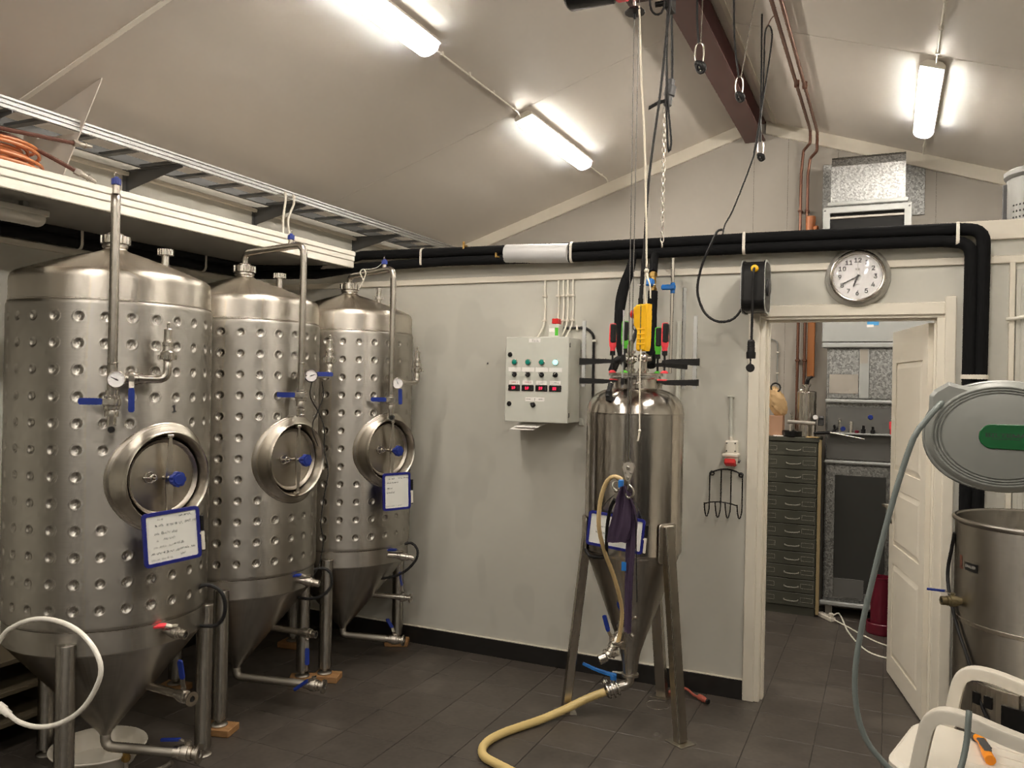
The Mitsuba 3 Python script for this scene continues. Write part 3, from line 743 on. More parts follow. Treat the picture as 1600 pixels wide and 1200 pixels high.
def tank(c, man, cols, pipe_a, pz, gauge_p, branch, side, lab, legs, opts):
    A = rotz(0, (c[0], c[1], 0))
    W_ = lambda m: tf(m, A)
    t = thing('fermentation_tank', lab, 'tank')
    m, uv = jacket(cols, man); part(t, 'jacket', W_(m), 'brushed_steel', True, uv=uv)
    m, uv = lathe_uv(HEAD, 120); part(t, 'head', W_(m), 'head_steel', True, uv=uv)
    part(t, 'head_weld', W_(torus((0, 0, 2.019), (0, 0, 1), .3925, .0035, 90, 6)), 'chrome')
    m, uv = lathe_uv(CONE, 120); part(t, 'cone', W_(m), 'brushed_steel', True, uv=uv)
    for k, a in enumerate(legs):
        x, y = R * math.cos(math.radians(a)), R * math.sin(math.radians(a)); b = opts['feet'][k]
        m, uv = lathe_uv([(.0, b + .03), (.030, b + .03), (.030, b + .03), (.036, b + .036), (.036, .690), (.036, .690), (.0345, .692), (.0345, .692), (0, .692)], 32)
        lg = part(t, 'leg', W_(tf(m, rotz(0, (x, y, 0)))), 'brushed_steel', True, uv=uv)
        part(lg, 'foot', W_(tf(lathe([(0, b), (.040, b), (.042, b + .005), (.036, b + .010), (.014, b + .016), (.012, b + .032), (0, b + .032)], 24), rotz(0, (x, y, 0)))), 'dull_steel')
    # manway
    MM = A @ rotz(man) @ np.diag([1, MH, 1, 1.0])
    nk = part(t, 'manway_neck', tf(tf(manway_neck(), np.array([[1, 0, 0, 0], [0, 1, 0, 0], [0, 0, 1, MZ], [0, 0, 0, 1.0]])), MM), 'lid_steel', 50)
    lid = spun([(0, .012), (.05, .010), (.12, .002), (.140, 0), (.148, .004), (.153, .010), (.155, .012), (.155, -.004), (0, -.004)], (.374, 0, MZ), (1, 0, 0), 64)
    ld = part(t, 'manway_lid', tf(lid, MM), 'lid_steel', 30)
    part(ld, 'gasket', tf(torus((.378, 0, MZ), (1, 0, 0), .1535, .004, 64, 8), MM), 'black_foam')
    arm = Polygon([(-.006, -.168), (.006, -.168), (.019, -.02), (.019, .02), (.006, .168), (-.006, .168), (-.019, .02), (-.019, -.02)])
    cr_ = cat([extrude(arm, .006, frame((.420, 0, MZ), (1, 0, 0), (0, 1, 0))), box(.408, .430, -.014, .014, MZ + .162, MZ + .176, .003), box(.408, .430, -.014, .014, MZ - .176, MZ - .162, .003)])
    part(ld, 'crossbar', tf(cr_, MM), 'chrome', False)
    part(ld, 'screw', tf(cyl((.382, 0, MZ), (.455, 0, MZ), .009), MM), 'chrome')
    kn = cat([lobed((.466, 0, MZ), (1, 0, 0), .031, .022, 7, .10), cyl((.440, 0, MZ), (.468, 0, MZ), .017), cyl((.488, 0, MZ), (.492, 0, MZ), .022)])
    part(ld, 'knob', tf(kn, MM), 'blue', 40)
    rx = (.386, -.062, MZ + .004)
    part(ld, 'grip', tf(cat([torus(rx, (1, 0, 0), .022, .003), cyl(rx, (.43, -.062, MZ + .004), .006), cyl((.405, -.105, MZ + .008), (.405, -.075, MZ + .006), .0045), torus((.41, -.062, MZ + .004), (1, 0, 0), .012, .004)]), MM), 'chrome')
    # neck, union nut, vent pipe
    part(t, 'union_nut', W_(cat([lobed((0, 0, 2.290), (0, 0, 1), .060, .032, 12, .13), cyl((0, 0, 2.268), (0, 0, 2.292), .052, 28), cyl((0, 0, 2.32), (0, 0, 2.335), .034, 24, c=.004)])), 'chrome', 30)
    ar = math.radians(pipe_a); P = np.array((c[0] + .46 * math.cos(ar), c[1] + .46 * math.sin(ar), 0.0)); P[:2] += opts.get('dp', (0, 0))
    top = opts['top']; gz = gauge_p[2]
    ctr = np.array((c[0], c[1], 0))
    vp = part(t, 'vent_pipe', pipe([ctr + [0, 0, 2.30], ctr + [0, 0, top], P + [0, 0, top + .012], P + [0, 0, pz + .05]], .0172, .055, 18), 'pipe_steel', True)
    part(vp, 'sleeve', cat([cyl(P + [0, 0, gz + .06], P + [0, 0, gz + .066], .0195), cyl(P + [0, 0, gz - .06], P + [0, 0, gz + .06], .0185)]), 'pipe_steel')
    q = ctr + (P - ctr) * opts['cap'] + [0, 0, top + .010 * opts['cap']]
    cp = part(t, 'vent_fitting', cat([cyl(q, q + [0, 0, .035], .013), cyl(q + [0, 0, .03], q + [0, 0, .042], .010)]), 'steel')
    part(cp, 'cap', cat([lobed(q + [0, 0, .036], (0, 0, 1), .0175, .022, 10, .08), cyl(q + [0, 0, .058], q + [0, 0, .066], .009)]), 'blue')
    part(cp, 'ring', cat([torus(q + [0, 0, .070], (1, .3, 0), .012, .0015, 16, 6)]), 'chrome')
    # pressure gauge, facing the room
    g = np.array(gauge_p); gd = np.array(opts['face'], float); gd /= np.linalg.norm(gd)
    gg = part(t, 'pressure_gauge', cat([spun([(0, 0), (.030, 0), (.033, .004), (.033, .026), (.0305, .028), (.0290, .024)], g - gd * .012, gd, 36), cyl(P + [0, 0, gz], g, .007)]), 'black_plastic' if opts['dark'] else 'chrome', 30)
    part(gg, 'dial', spun([(0, .0235), (.0295, .0235)], g - gd * .012, gd, 32), 'clock_face', False)
    side_ = np.cross((0, 0, 1), gd); na = math.radians(opts['needle']); nd = side_ * math.cos(na) + np.array((0, 0, 1)) * math.sin(na)
    o = g - gd * .012 + gd * .025
    part(gg, 'needle', cat([slab([o - nd * .008, o, o + nd * .023], np.cross(gd, nd), .0034, .0008, [1, 1.2, .3]), spun([(0, 0), (.003, 0), (.003, .001), (0, .001)], o, gd, 10)]), 'ink', False)
    tick = []
    for k in range(11):
        a = math.radians(225 - 27 * k); e = side_ * math.cos(a) + np.array((0, 0, 1)) * math.sin(a); tick.append(slab([o + e * .022 - gd * .001, o + e * .0245 - gd * .001, o + e * .027 - gd * .001], np.cross(gd, e), .0012, .0006))
    part(gg, 'scale', cat(tick), 'ink_red' if opts['dark'] else 'ink_grey', False, kind='stuff')
    # branch with its own ball valve, elbow and safety valve
    B = np.array((branch[0], branch[1], branch[2])); D = B - (P + [0, 0, gz]); D[2] = 0; L = np.linalg.norm(D); D /= L
    s0 = P + [0, 0, gz + .005]
    br = part(t, 'branch_pipe', pipe([s0, B - [0, 0, B[2] - gz - .005], B + [0, 0, .0]], .0165, .05, 16), 'chrome', True)
    valve(t, 'branch_valve', s0 + D * .030, s0 + D * .110, .0185, opts['stem'], opts['lever2'], 'blue', hl=.128)
    sv = part(t, 'safety_valve', cat([lobed(B, (0, 0, 1), .036, .018, 12, .12), spun([(0, 0), (.027, 0), (.027, .01), (.020, .016), (.019, .034), (.0215, .036), (.0215, .05), (.017, .053), (.0165, .058), (.0155, .062), (.0155, .100), (.012, .104), (.005, .106), (.005, .118), (0, .118)], B + [0, 0, .018], (0, 0, 1), 20), ball(B + [0, 0, .142], .007)]), 'chrome', 30)
    # shut-off valve at the foot of the vent pipe
    vz = pz
    fr = np.array(opts['face'], float); fr /= np.linalg.norm(fr)
    v = valve(t, 'vent_valve', P + [0, 0, vz + .055], P + [0, 0, vz - .045], .0215, fr, opts['lever1'], 'blue', hl=.125, lw=.0125)
    e = P + [0, 0, vz - .05]
    if opts['elbow']:
        part(t, 'vent_outlet', cat([pipe([e + [0, 0, .01], e + [0, 0, -.045], e + [0, 0, -.045] + fr * .030], .016, .02, 14), spun([(.019, 0), (.019, .012), (.013, .012), (.012, .0)], e + [0, 0, -.045] + fr * .022, fr, 20)]), 'chrome')
        part(t, 'outlet_bore', tf(lathe([(0, 0), (.0125, 0)], 16), frame(e + [0, 0, -.045] + fr * .0315, fr)), 'dark_hole', False)
    else:
        part(t, 'vent_outlet', cat([cyl(e, e - [0, 0, .05], .016), cyl(e - [0, 0, .012], e - [0, 0, .022], .021), cyl(e - [0, 0, .034], e - [0, 0, .05], .021)]), 'chrome')
    # small top fitting
    n0 = np.array(opts['nut']); zb = n0[2] - .085
    if opts['double']:
        part(t, 'top_fitting', cat([cyl((n0[0], n0[1], zb), (n0[0], n0[1], n0[2] - .01), .014), lobed((n0[0], n0[1], n0[2] - .04), (0, 0, 1), .027, .018, 10, .12), cyl((n0[0], n0[1], n0[2] - .02), (n0[0], n0[1], n0[2] + .012), .014), lobed((n0[0], n0[1], n0[2] + .01), (0, 0, 1), .018, .022, 8, .1)]), 'chrome', 30)
    else:
        part(t, 'top_fitting', cat([cyl((n0[0], n0[1], zb), (n0[0], n0[1], n0[2]), .0165), lobed((n0[0], n0[1], n0[2] - .004), (0, 0, 1), .034, .026, 12, .10)]), 'chrome', 30)
    # sample cock, racking arm, drain
    C3 = np.array((c[0], c[1], 0.0))
    for nm, (p0, p1, pa, r, st, lv, hm, fer) in opts['cocks'].items():
        p0, p1, pa = map(np.array, (p0, p1, pa))
        if nm == 'drain_valve':
            part(t, 'drain_pipe', pipe([C3 + [0, 0, .20], C3 + [0, 0, pa[2]], p0], .0215, .065, 18), 'dull_steel', True)
        else:
            part(t, nm.replace('_valve', '_pipe'), cyl(pa, p0 + (p1 - p0) * .1, r * .95, 18), 'steel', True)
        valve(t, nm, p0, p1, r, st, lv, hm, 'chrome' if nm != 'drain_valve' else 'steel', fer, hl=.12)
    return t


face1 = (0.77, -0.63, 0.05)
L1 = tank((-3.04, 2.485), -9, -3.4, -39.4, 1.612, (-2.660, 2.190, 1.708), (-2.578, 2.357, 1.79), 0,
          'nearest large dimpled steel tank, marked 1, with a red handled cock', (-60, 56, 178),
          dict(feet=(0.0, 0.0, 0.0), top=2.405, cap=0.985, face=face1, needle=153, dark=False, stem=(.77, -.63, 0), lever2=(0.02, 0, -1), lever1=(-.91, -.42, .0), elbow=True, nut=(-2.91, 2.636, 2.262), double=False,
               cocks={'sample_valve': ((-2.64, 2.437, .695), (-2.555, 2.455, .684), (-2.70, 2.435, .70), .0165, (.2, -.3, .9), (-.86, -.45, -.10), 'red_handle', False),
                      'racking_valve': ((-2.68, 2.530, .400), (-2.58, 2.521, .398), (-3.0, 2.552, .40), .0175, (0, 0, 1), (.05, -.25, 1), 'blue', True),
                      'drain_valve': ((-2.76, 2.600, .112), (-2.655, 2.643, .108), (0, 0, .125), .024, (.1, .1, 1), (-.80, -.32, -.05), 'blue', True)}))
na_ = math.radians(-4.6)
part(L1, 'number_mark', wtext('1', .029, (-3.04 + .4022 * math.cos(na_), 2.485 + .4022 * math.sin(na_), 1.594), (-math.sin(na_), math.cos(na_), 0), (math.cos(na_), math.sin(na_), 0)), 'ink', False, label='black number 1')
face2 = (0.72, -0.70, 0.03)
L2 = tank((-3.14, 3.372), -6, -8.6, -9.3, 1.634, (-2.660, 3.340, 1.743), (-2.684, 3.522, 1.815), 0,
          'middle one of the three large dimpled steel tanks, with no whiteboard on it', (-58, 70, 186),
          dict(feet=(0.036, 0.036, 0.036), top=2.392, cap=0.79, face=face2, needle=20, dark=True, stem=(.6, -.75, .1), lever2=(.42, .91, 0), lever1=(-.91, -.42, .0), elbow=False, nut=(-3.005, 3.493, 2.272), double=False,
               cocks={'sample_valve': ((-2.735, 3.380, .690), (-2.640, 3.412, .676), (-2.80, 3.375, .69), .0165, (.1, -.2, .95), (-.86, -.48, -.05), 'blue', False),
                      'racking_valve': ((-2.79, 3.450, .398), (-2.69, 3.462, .394), (-3.02, 3.43, .40), .0175, (.3, -.3, -.8), (.1, -.1, -1), 'blue', False),
                      'drain_valve': ((-2.76, 3.464, .125), (-2.650, 3.490, .120), (0, 0, .13), .021, (.1, -.1, 1), (-.72, -.62, -.62), 'blue', True)}))
L3 = tank((-3.07, 4.214), -15, -5.1, -21, 1.607, (-2.612, 4.070, 1.712), (-2.592, 4.256, 1.785), 0,
          'farthest large dimpled steel tank by the partition, with a small whiteboard on its hatch', (-68, 65, 178),
          dict(feet=(0.036, 0.036, 0.036), top=2.372, cap=0.80, face=(.68, -.73, 0), needle=115, dark=False, stem=(.6, -.8, 0), lever2=(0.04, 0.0, -1), lever1=(-.91, -.42, 0), elbow=True, nut=(-2.921, 4.318, 2.275), double=True,
               cocks={'sample_valve': ((-2.665, 4.150, .688), (-2.565, 4.212, .668), (-2.72, 4.12, .69), .0165, (.1, -.2, .95), (-.86, -.48, .04), 'blue', False),
                      'racking_valve': ((-2.735, 4.292, .398), (-2.640, 4.318, .394), (-2.96, 4.235, .40), .0165, (0, 0, 1), (-.12, -.15, 1), 'blue', True),
                      'drain_valve': ((-2.80, 4.290, .130), (-2.690, 4.325, .125), (0, 0, .135), .020, (0, 0, 1), (-.8, .5, .45), 'blue', True)}))


def board(o, zd, roll, w, h, lab, lines, grp=None):
    """A small framed whiteboard at o (its centre), facing zd, turned by roll degrees; lines: (x, y, length, ink) of its handwriting."""
    M = frame(o, zd, np.cross((0, 0, 1), zd)); c, s = math.cos(math.radians(roll)), math.sin(math.radians(roll))
    Q = np.eye(4); Q[:2, :2] = [[c, -s], [s, c]]; M = M @ Q
    t = thing('whiteboard', lab, 'whiteboard')
    fr_ = rrect(w, h, .016).difference(rrect(w - .026, h - .026, .006))
    part(t, 'frame', tf(cat([extrude(fr_, .011), extrude(rrect(w, h, .016), .003)]), M), 'blue_frame', 30)
    part(t, 'writing_surface', tf(box(-w / 2 + .012, w / 2 - .012, -h / 2 + .012, h / 2 - .012, .003, .006), M), 'board_white', False)
    part(t, 'pen_clip', tf(cat([box(w / 2 - .004, w / 2 + .016, -.012, -.006, .004, .012, .001)]), M), 'white_plastic', False)
    rr = random.Random(int(1000 * abs(o[1]))); ms = {'ink': [], 'ink_grey': [], 'ink_red': []}
    for x, y, L, col, sz in lines:
        u = x; pts = []
        while u < x + L:
            wl = rr.uniform(.6, 2.4) * sz; ph = rr.uniform(0, 6)
            q = np.linspace(0, 1, 9); px = u + wl * q + .18 * sz * np.sin(q * 19 + ph); py = y + .38 * sz * np.sin(q * (9 + 9 * rr.random()) + ph) * (1 + .5 * rr.random())
            ms[col].append(tube(np.c_[px, py, np.full(9, .0062)], .0008, 4, step=.003)); u += wl * 1.1 + rr.uniform(.25, .8) * sz
    for k, v in ms.items():
        if v: part(t, 'handwriting', tf(cat(v), M), k, False, kind='stuff')
    return t, M


t, M = board((-2.515, 2.335, 1.105), (.955, -.27, .05), 3.5, .228, .205, 'blue framed whiteboard with dense handwriting hanging on the hatch of the nearest tank',
             [(-.055, .073, .02, 'ink_grey', .007), (.03, .076, .05, 'ink', .008), (-.065, .05, .035, 'ink', .010), (-.02, .048, .06, 'ink', .010), (.055, .05, .035, 'ink', .010), (-.068, .020, .085, 'ink', .011), (-.062, -.008, .012, 'ink_grey', .008), (-.035, -.004, .03, 'ink', .009),
              (-.075, -.032, .07, 'ink_grey', .009), (0.005, -.028, .03, 'ink', .009), (-.085, -.055, .10, 'ink', .009), (.03, -.052, .055, 'ink', .009), (-.085, -.078, .08, 'ink_grey', .009), (.03, -.072, .02, 'ink', .008)])
def marker(M, w, lab):
    t = thing('whiteboard_marker', lab, 'marker pen')
    part(t, 'cap', tf(cyl((w / 2 + .009, .000, .010), (w / 2 + .009, .062, .010), .0078), M), 'black_plastic')
    part(t, 'barrel', tf(cyl((w / 2 + .009, -.075, .010), (w / 2 + .009, .000, .010), .0068), M), 'white_plastic')
    part(t, 'end_plug', tf(cyl((w / 2 + .009, -.08, .010), (w / 2 + .009, -.075, .010), .006), M), 'black_plastic')
marker(M, .228, 'marker pen clipped to the whiteboard on the nearest tank')
t, M = board((-2.590, 4.045, 1.085), (.90, -.43, .04), 0.5, .185, .215, 'blue framed whiteboard with four lines of writing hanging on the farthest tank',
             [(-.055, .075, .035, 'ink', .009), (.01, .076, .025, 'ink', .008), (.05, .076, .018, 'ink', .008), (-.062, .052, .07, 'ink', .009), (-.062, .020, .03, 'ink', .009), (-.068, -.005, .045, 'ink', .009), (-.07, -.082, .10, 'ink_grey', .007)])
marker(M, .185, 'marker pen clipped to the whiteboard on the farthest tank')
# black tubes at the lower cocks, thin black cord between the two rear tanks
def cord(name, pts, r, m, lab, c='hose', n=8, **k):
    return single(name, tube(pts, r, n, **k), m, lab, c)
cord('air_tube', [(-2.70, 2.62, .80), (-2.66, 2.66, .83), (-2.60, 2.69, .80), (-2.585, 2.70, .72), (-2.62, 2.69, .655), (-2.72, 2.66, .65), (-2.78, 2.66, .68)], .0085, 'rubber', 'black rubber tube looped behind the red handled cock of the nearest tank')
cord('air_tube', [(-2.70, 3.45, .735), (-2.665, 3.47, .742), (-2.63, 3.49, .72), (-2.62, 3.49, .655), (-2.66, 3.47, .60), (-2.74, 3.46, .575), (-2.86, 3.47, .57)], .008, 'rubber', 'black rubber tube looped over the cock of the middle tank')
cord('air_tube', [(-2.66, 4.26, .735), (-2.625, 4.28, .742), (-2.59, 4.29, .71), (-2.585, 4.28, .65), (-2.64, 4.24, .575), (-2.73, 4.20, .535), (-2.84, 4.17, .52)], .008, 'rubber', 'black rubber tube looped over the cock of the farthest tank')
cord('sensor_cord', [(-2.676, 3.37, 1.715), (-2.69, 3.375, 1.64), (-2.675, 3.43, 1.55), (-2.655, 3.45, 1.47), (-2.66, 3.46, 1.36), (-2.64, 3.47, 1.25), (-2.655, 3.46, 1.12), (-2.665, 3.45, .98), (-2.655, 3.46, .88), (-2.665, 3.44, .76), (-2.69, 3.42, .70)], .0028, 'rubber', 'thin black cord hanging from the gauge of the middle tank down its side', 'cord', 6)
cord('sensor_cord', [(-2.668, 3.44, 1.715), (-2.665, 3.45, 1.64), (-2.67, 3.42, 1.57), (-2.685, 3.39, 1.48), (-2.67, 3.42, 1.38)], .0028, 'rubber', 'short thin black cord crossing the long one below the gauge of the middle tank', 'cord', 6)
# blocks under the feet, bucket
for x, y, a, lab in ((-2.925, 3.035, 15, 'wooden block under the near front leg of the middle tank'), (-3.00, 3.75, 30, 'wooden block under the far front leg of the middle tank'),
                     (-2.905, 3.845, 18, 'wooden block under the near front leg of the farthest tank'), (-2.90, 4.575, 25, 'wooden block under the far front leg of the farthest tank'),
                     (-3.54, 3.33, 10, 'wooden block under the rear leg of the middle tank'), (-3.47, 4.22, 5, 'wooden block under the rear leg of the farthest tank')):
    single('wood_block', tf(box(-.075, .075, -.055, .055, 0, .0355, .004), rotz(a, (x, y, 0))), 'wood', lab, 'wooden block', smooth=False)
t = thing('bucket', 'wide white plastic tub standing under the drain of the nearest tank', 'tub')
bx, by = -3.165, 2.553
part(t, 'shell', spun([(0, .001), (.140, .0), (.148, .006), (.184, .070), (.197, .073), (.200, .079), (.195, .083), (.185, .080), (.176, .070), (.140, .010), (0, .008)], (bx, by, 0), (0, 0, 1), 48), 'white_plastic', 40)
part(t, 'rim', torus((bx, by, .079), (0, 0, 1), .196, .005, 48, 8), 'white_plastic')
t = thing('drip_tube', 'bent metal tube with a brass nut under the nearest tank drain', 'tube')
part(t, 'tube', tube([(-2.955, 2.522, .10), (-2.955, 2.520, .05), (-2.945, 2.522, .005 + .012), (-2.90, 2.535, .013), (-2.80, 2.57, .045), (-2.755, 2.585, .075)], .011, 10), 'dull_steel')
part(t, 'nut', cat([hexnut((-2.955, 2.521, .068), (0, 0, 1), .019, .018), cyl((-2.955, 2.521, .062), (-2.955, 2.521, .105), .014)]), 'brass', False)
# pallet behind the nearest tank
t = thing('pallet_shelf', 'dark wooden pallet standing behind the nearest tank', 'pallet')
for k, z in enumerate((.12, .26, .40)):
    part(t, 'board', box(-4.02, -3.60, 1.75, 2.75, z, z + .022, .003), 'old_wood', False)
for y in (1.80, 2.22, 2.66):
    part(t, 'bearer', box(-4.0, -3.62, y, y + .08, 0.0, .12, .003), 'old_wood', False); part(t, 'bearer', box(-4.0, -3.62, y, y + .08, .142, .26, .003), 'old_wood', False); part(t, 'bearer', box(-4.0, -3.62, y, y + .08, .282, .40, .003), 'old_wood', False)
# white hose loop at the left
t = thing('white_hose', 'loop of white plastic hose at the left edge in front of the nearest tank', 'hose')
part(t, 'loop', tube([(-3.15, 1.95, .30), (-3.06, 1.95, .56), (-2.945, 1.95, .745), (-2.857, 1.95, .811), (-2.737, 1.95, .851), (-2.619, 1.95, .856), (-2.52, 1.95, .834), (-2.446, 1.95, .786), (-2.413, 1.95, .726), (-2.436, 1.95, .657), (-2.503, 1.95, .572), (-2.609, 1.95, .504), (-2.725, 1.95, .468), (-2.829, 1.95, .466), (-2.89, 1.95, .485)], .0088, 12), 'hose_white')
part(t, 'connector', cat([cyl((-2.885, 1.95, .483), (-2.92, 1.95, .494), .013), cyl((-2.92, 1.95, .494), (-2.95, 1.95, .504), .017), torus((-2.918, 1.95, .494), (-1, 0, .3), .013, .004)]), 'hose_white')
part(t, 'lead', tube([(-2.95, 1.95, .504), (-3.02, 1.95, .52), (-3.12, 1.93, .44), (-3.2, 1.88, .2), (-3.25, 1.8, .02), (-3.3, 1.5, .010)], .0088, 12), 'hose_white')
part(t, 'tail', tube([(-3.15, 1.95, .30), (-3.2, 1.93, .12), (-3.28, 1.85, .012), (-3.4, 1.5, .010)], .0088, 12), 'hose_white')
# ---------------------------------------------------------------- the small conical tank by the partition
SC = np.array((-1.20, 4.15, 0.0))
t = thing('conical_tank', 'small polished conical tank on three splayed legs in front of the partition', 'tank')
prof = [(.105, 1.712), (.135, 1.708), (.17, 1.698), (.205, 1.678), (.230, 1.652), (.244, 1.625), (.2505, 1.590), (.2505, 1.590), (.2515, 1.588), (.2515, 1.582), (.2505, 1.580), (.2505, 1.580), (.2505, .885), (.2505, .885), (.2515, .882), (.249, .872), (.242, .862)]
m, uv = lathe_uv(prof, 120, 60); part(t, 'body', tf(m, rotz(0, SC)), 'polished_steel', True, uv=uv)
m, uv = lathe_uv([(.242, .862), (.16, .640), (.085, .435), (.055, .345), (.044, .29), (.038, .235), (.034, .222)], 96, 60); part(t, 'cone', tf(m, rotz(0, SC)), 'brushed_steel', True, uv=uv)
part(t, 'neck', spun([(.108, 1.70), (.108, 1.758), (.108, 1.758), (.128, 1.760), (.129, 1.768), (.108, 1.770)], SC, (0, 0, 1), 48), 'chrome', 30)
part(t, 'lid', tf(cat([lathe([(0, 1.790), (.138, 1.790), (.140, 1.788), (.140, 1.776), (0, 1.776)], 60)]), rotz(0, SC)), 'chrome', 30)
for a in (-150, -70, 30, 110):
    x, y = SC[0] + .128 * math.cos(math.radians(a)), SC[1] + .128 * math.sin(math.radians(a))
    part(t, 'swing_bolt', cat([cyl((x, y, 1.715), (x, y, 1.80), .0055), lobed((x, y, 1.712), (0, 0, 1), .013, .022, 6, .2), ball((x, y, 1.735), .013), cyl((x - .022 * math.sin(math.radians(a)), y + .022 * math.cos(math.radians(a)), 1.735), (x + .022 * math.sin(math.radians(a)), y - .022 * math.cos(math.radians(a)), 1.735), .007)]), 'chrome', 30)
for (tx, ty), (fx, fy), zt in (((-0.985, 4.015), (-0.885, 3.955), 1.03), ((-1.405, 4.035), (-1.515, 4.045), 1.00), ((-1.165, 4.385), (-1.115, 4.50), 1.00)):
    a, b_ = np.array((tx, ty, zt)), np.array((fx, fy, .006)); ax = b_ - a; out = np.array((tx, ty, 0)) - SC; out[2] = 0; out /= np.linalg.norm(out)
    lg = part(t, 'leg', tf(box(-.029, .029, -.021, .021, 0, np.linalg.norm(ax), .003), frame(a, ax, np.cross((0, 0, 1), out))), 'lid_steel', False)
    part(lg, 'base_plate', tf(box(-.055, .055, -.05, .05, 0, .006, .001), rotz(math.degrees(math.atan2(out[1], out[0])), b_ - [0, 0, .006])), 'chrome', False)
    pd = SC + out * .2525; M = frame((pd[0], pd[1], 1.0 - .055), out, np.cross((0, 0, 1), out))
    part(lg, 'pad', tf(chamfered(rrect(.115, .20, .02), .006, .003), M), 'steel', 30)
    part(lg, 'end_cap', tf(box(-.027, .027, -.019, .019, -.003, .001, .001), frame(a, ax, np.cross((0, 0, 1), out))), 'white_plastic', False)
# lid fittings: two tri-clamped valves, black pipe elbow
part(t, 'lid_valve', cat([cyl(SC + [-.03, .0, 1.79], SC + [-.03, 0, 1.90], .017), lobed(SC + [-.03, 0, 1.80], (0, 0, 1), .026, .014, 8, .12), ball(SC + [-.03, 0, 1.86], .028), cyl(SC + [-.07, -.02, 1.865], SC + [.0, .01, 1.865], .018), lobed(SC + [-.03, 0, 1.895], (0, 0, 1), .025, .012, 8, .12), cyl(SC + [-.03, 0, 1.90], SC + [-.03, 0, 1.96], .014)]), 'chrome', 30)
part(t, 'lid_valve', cat([cyl(SC + [.045, -.02, 1.79], SC + [.045, -.02, 1.89], .019), lobed(SC + [.045, -.02, 1.80], (0, 0, 1), .028, .014, 8, .12), ball(SC + [.045, -.02, 1.87], .029), cyl(SC + [.02, -.03, 1.87], SC + [.085, -.01, 1.868], .017)]), 'chrome', 30)
part(t, 'lid_pipe', pipe([SC + [-.05, .02, 1.86], SC + [-.11, .02, 1.862], SC + [-.14, .03, 1.80]], .022, .03, 14), 'rubber')
part(t, 'sight_fitting', cat([cyl(SC + [-.075, -.235, 1.665], SC + [-.07, -.205, 1.735], .012), box(SC[0] - .085, SC[0] - .06, SC[1] - .24, SC[1] - .205, 1.645, 1.70, .004)]), 'rubber')
# outlet: ferrule, elbow, butterfly valve with a blue lever
E0 = SC + [0, 0, .222]
part(t, 'outlet_ferrule', cat([spun([(0, 0), (.045, 0), (.047, .006), (.047, .012), (.036, .016), (0, .016)], SC + [0, 0, .212], (0, 0, 1), 28), cyl(SC + [-.09, -.02, .222], SC + [-.04, -.005, .220], .007)]), 'chrome', 30)
OD = np.array((-.84, -.44, -.33)); OD /= np.linalg.norm(OD)
part(t, 'outlet_elbow', pipe([SC + [0, 0, .214], SC + [.0, 0, .172], SC + [0, 0, .172] + OD * .075], .0235, .045, 16), 'chrome')
V0 = SC + [0, 0, .172] + OD * .06
vv = part(t, 'outlet_valve', cat([spun([(0, 0), (.036, 0), (.040, .004), (.040, .012), (.030, .016), (.030, .024), (.044, .026), (.044, .036), (.030, .038), (.030, .05), (.040, .054), (.040, .064), (.034, .068), (.026, .075), (.0, .075)], V0, OD, 28), cyl(V0 + OD * .032, V0 + OD * .032 + np.array((0, 0, .06)), .009), lobed(V0 + OD * .06 + [-.02, .01, .035], (-.5, .2, .8), .016, .012, 6, .2), cyl(V0 + OD * .06 + [0, 0, .02], V0 + OD * .06 + [-.03, .015, .05], .005)]), 'chrome', 30)
hv = V0 + OD * .032 + np.array((0, 0, .048))
part(vv, 'handle', cat([cyl(hv, hv + [0, 0, .028], .017), slab([hv + [.012, 0, .024], hv + [-.04, -.002, .030], hv + [-.10, -.006, .042], hv + [-.165, -.01, .062]], (.06, 1, 0), .026, .012, [1.1, 1, .75, .5])]), 'bright_blue', 30)
# racking valve on the cone, pointing at the room and down to the left
r0 = np.array((-1.205, 4.05, .50))
part(t, 'racking_ferrule', cat([cyl(r0 + [.03, .06, .0], r0 + [0, -.02, 0], .019), lobed(r0 + [0, -.01, 0], (.0, -1, 0), .034, .016, 6, .15), cyl(r0 + [.03, -.01, .03], r0 + [.055, -.015, .05], .008), ball(r0 + [.06, -.016, .052], .011), cyl(r0 + [0, -.03, .0], r0 + [-.0, -.045, .085], .010), cyl(r0 + [.035, -.01, -.035], r0 + [.05, -.01, -.05], .011)]), 'chrome', 30)
part(t, 'upper_handle', slab([r0 + [0, -.045, .085], r0 + [-.015, -.05, .115], r0 + [-.01, -.05, .15]], (1, 0, 0), .024, .008), 'blue', 30)
rv = valve(t, 'racking_valve', r0 + [-.0, -.03, -.01], r0 + [-.055, -.09, -.135], .020, (-.35, -.75, .4), (-.35, .1, .95), 'blue', 'chrome', True, hl=.115)
part(t, 'tee', cat([cyl(r0 + [-.035, -.075, -.08], r0 + [.02, -.10, -.07], .014), lobed(r0 + [.015, -.098, -.071], (.9, -.4, 0), .020, .012, 6, .15), cyl(r0 + [-.06, -.095, -.14], r0 + [-.095, -.115, -.160], .024), cyl(r0 + [-.05, -.09, -.135], r0 + [.0, -.10, -.11], .015)]), 'chrome', 30)
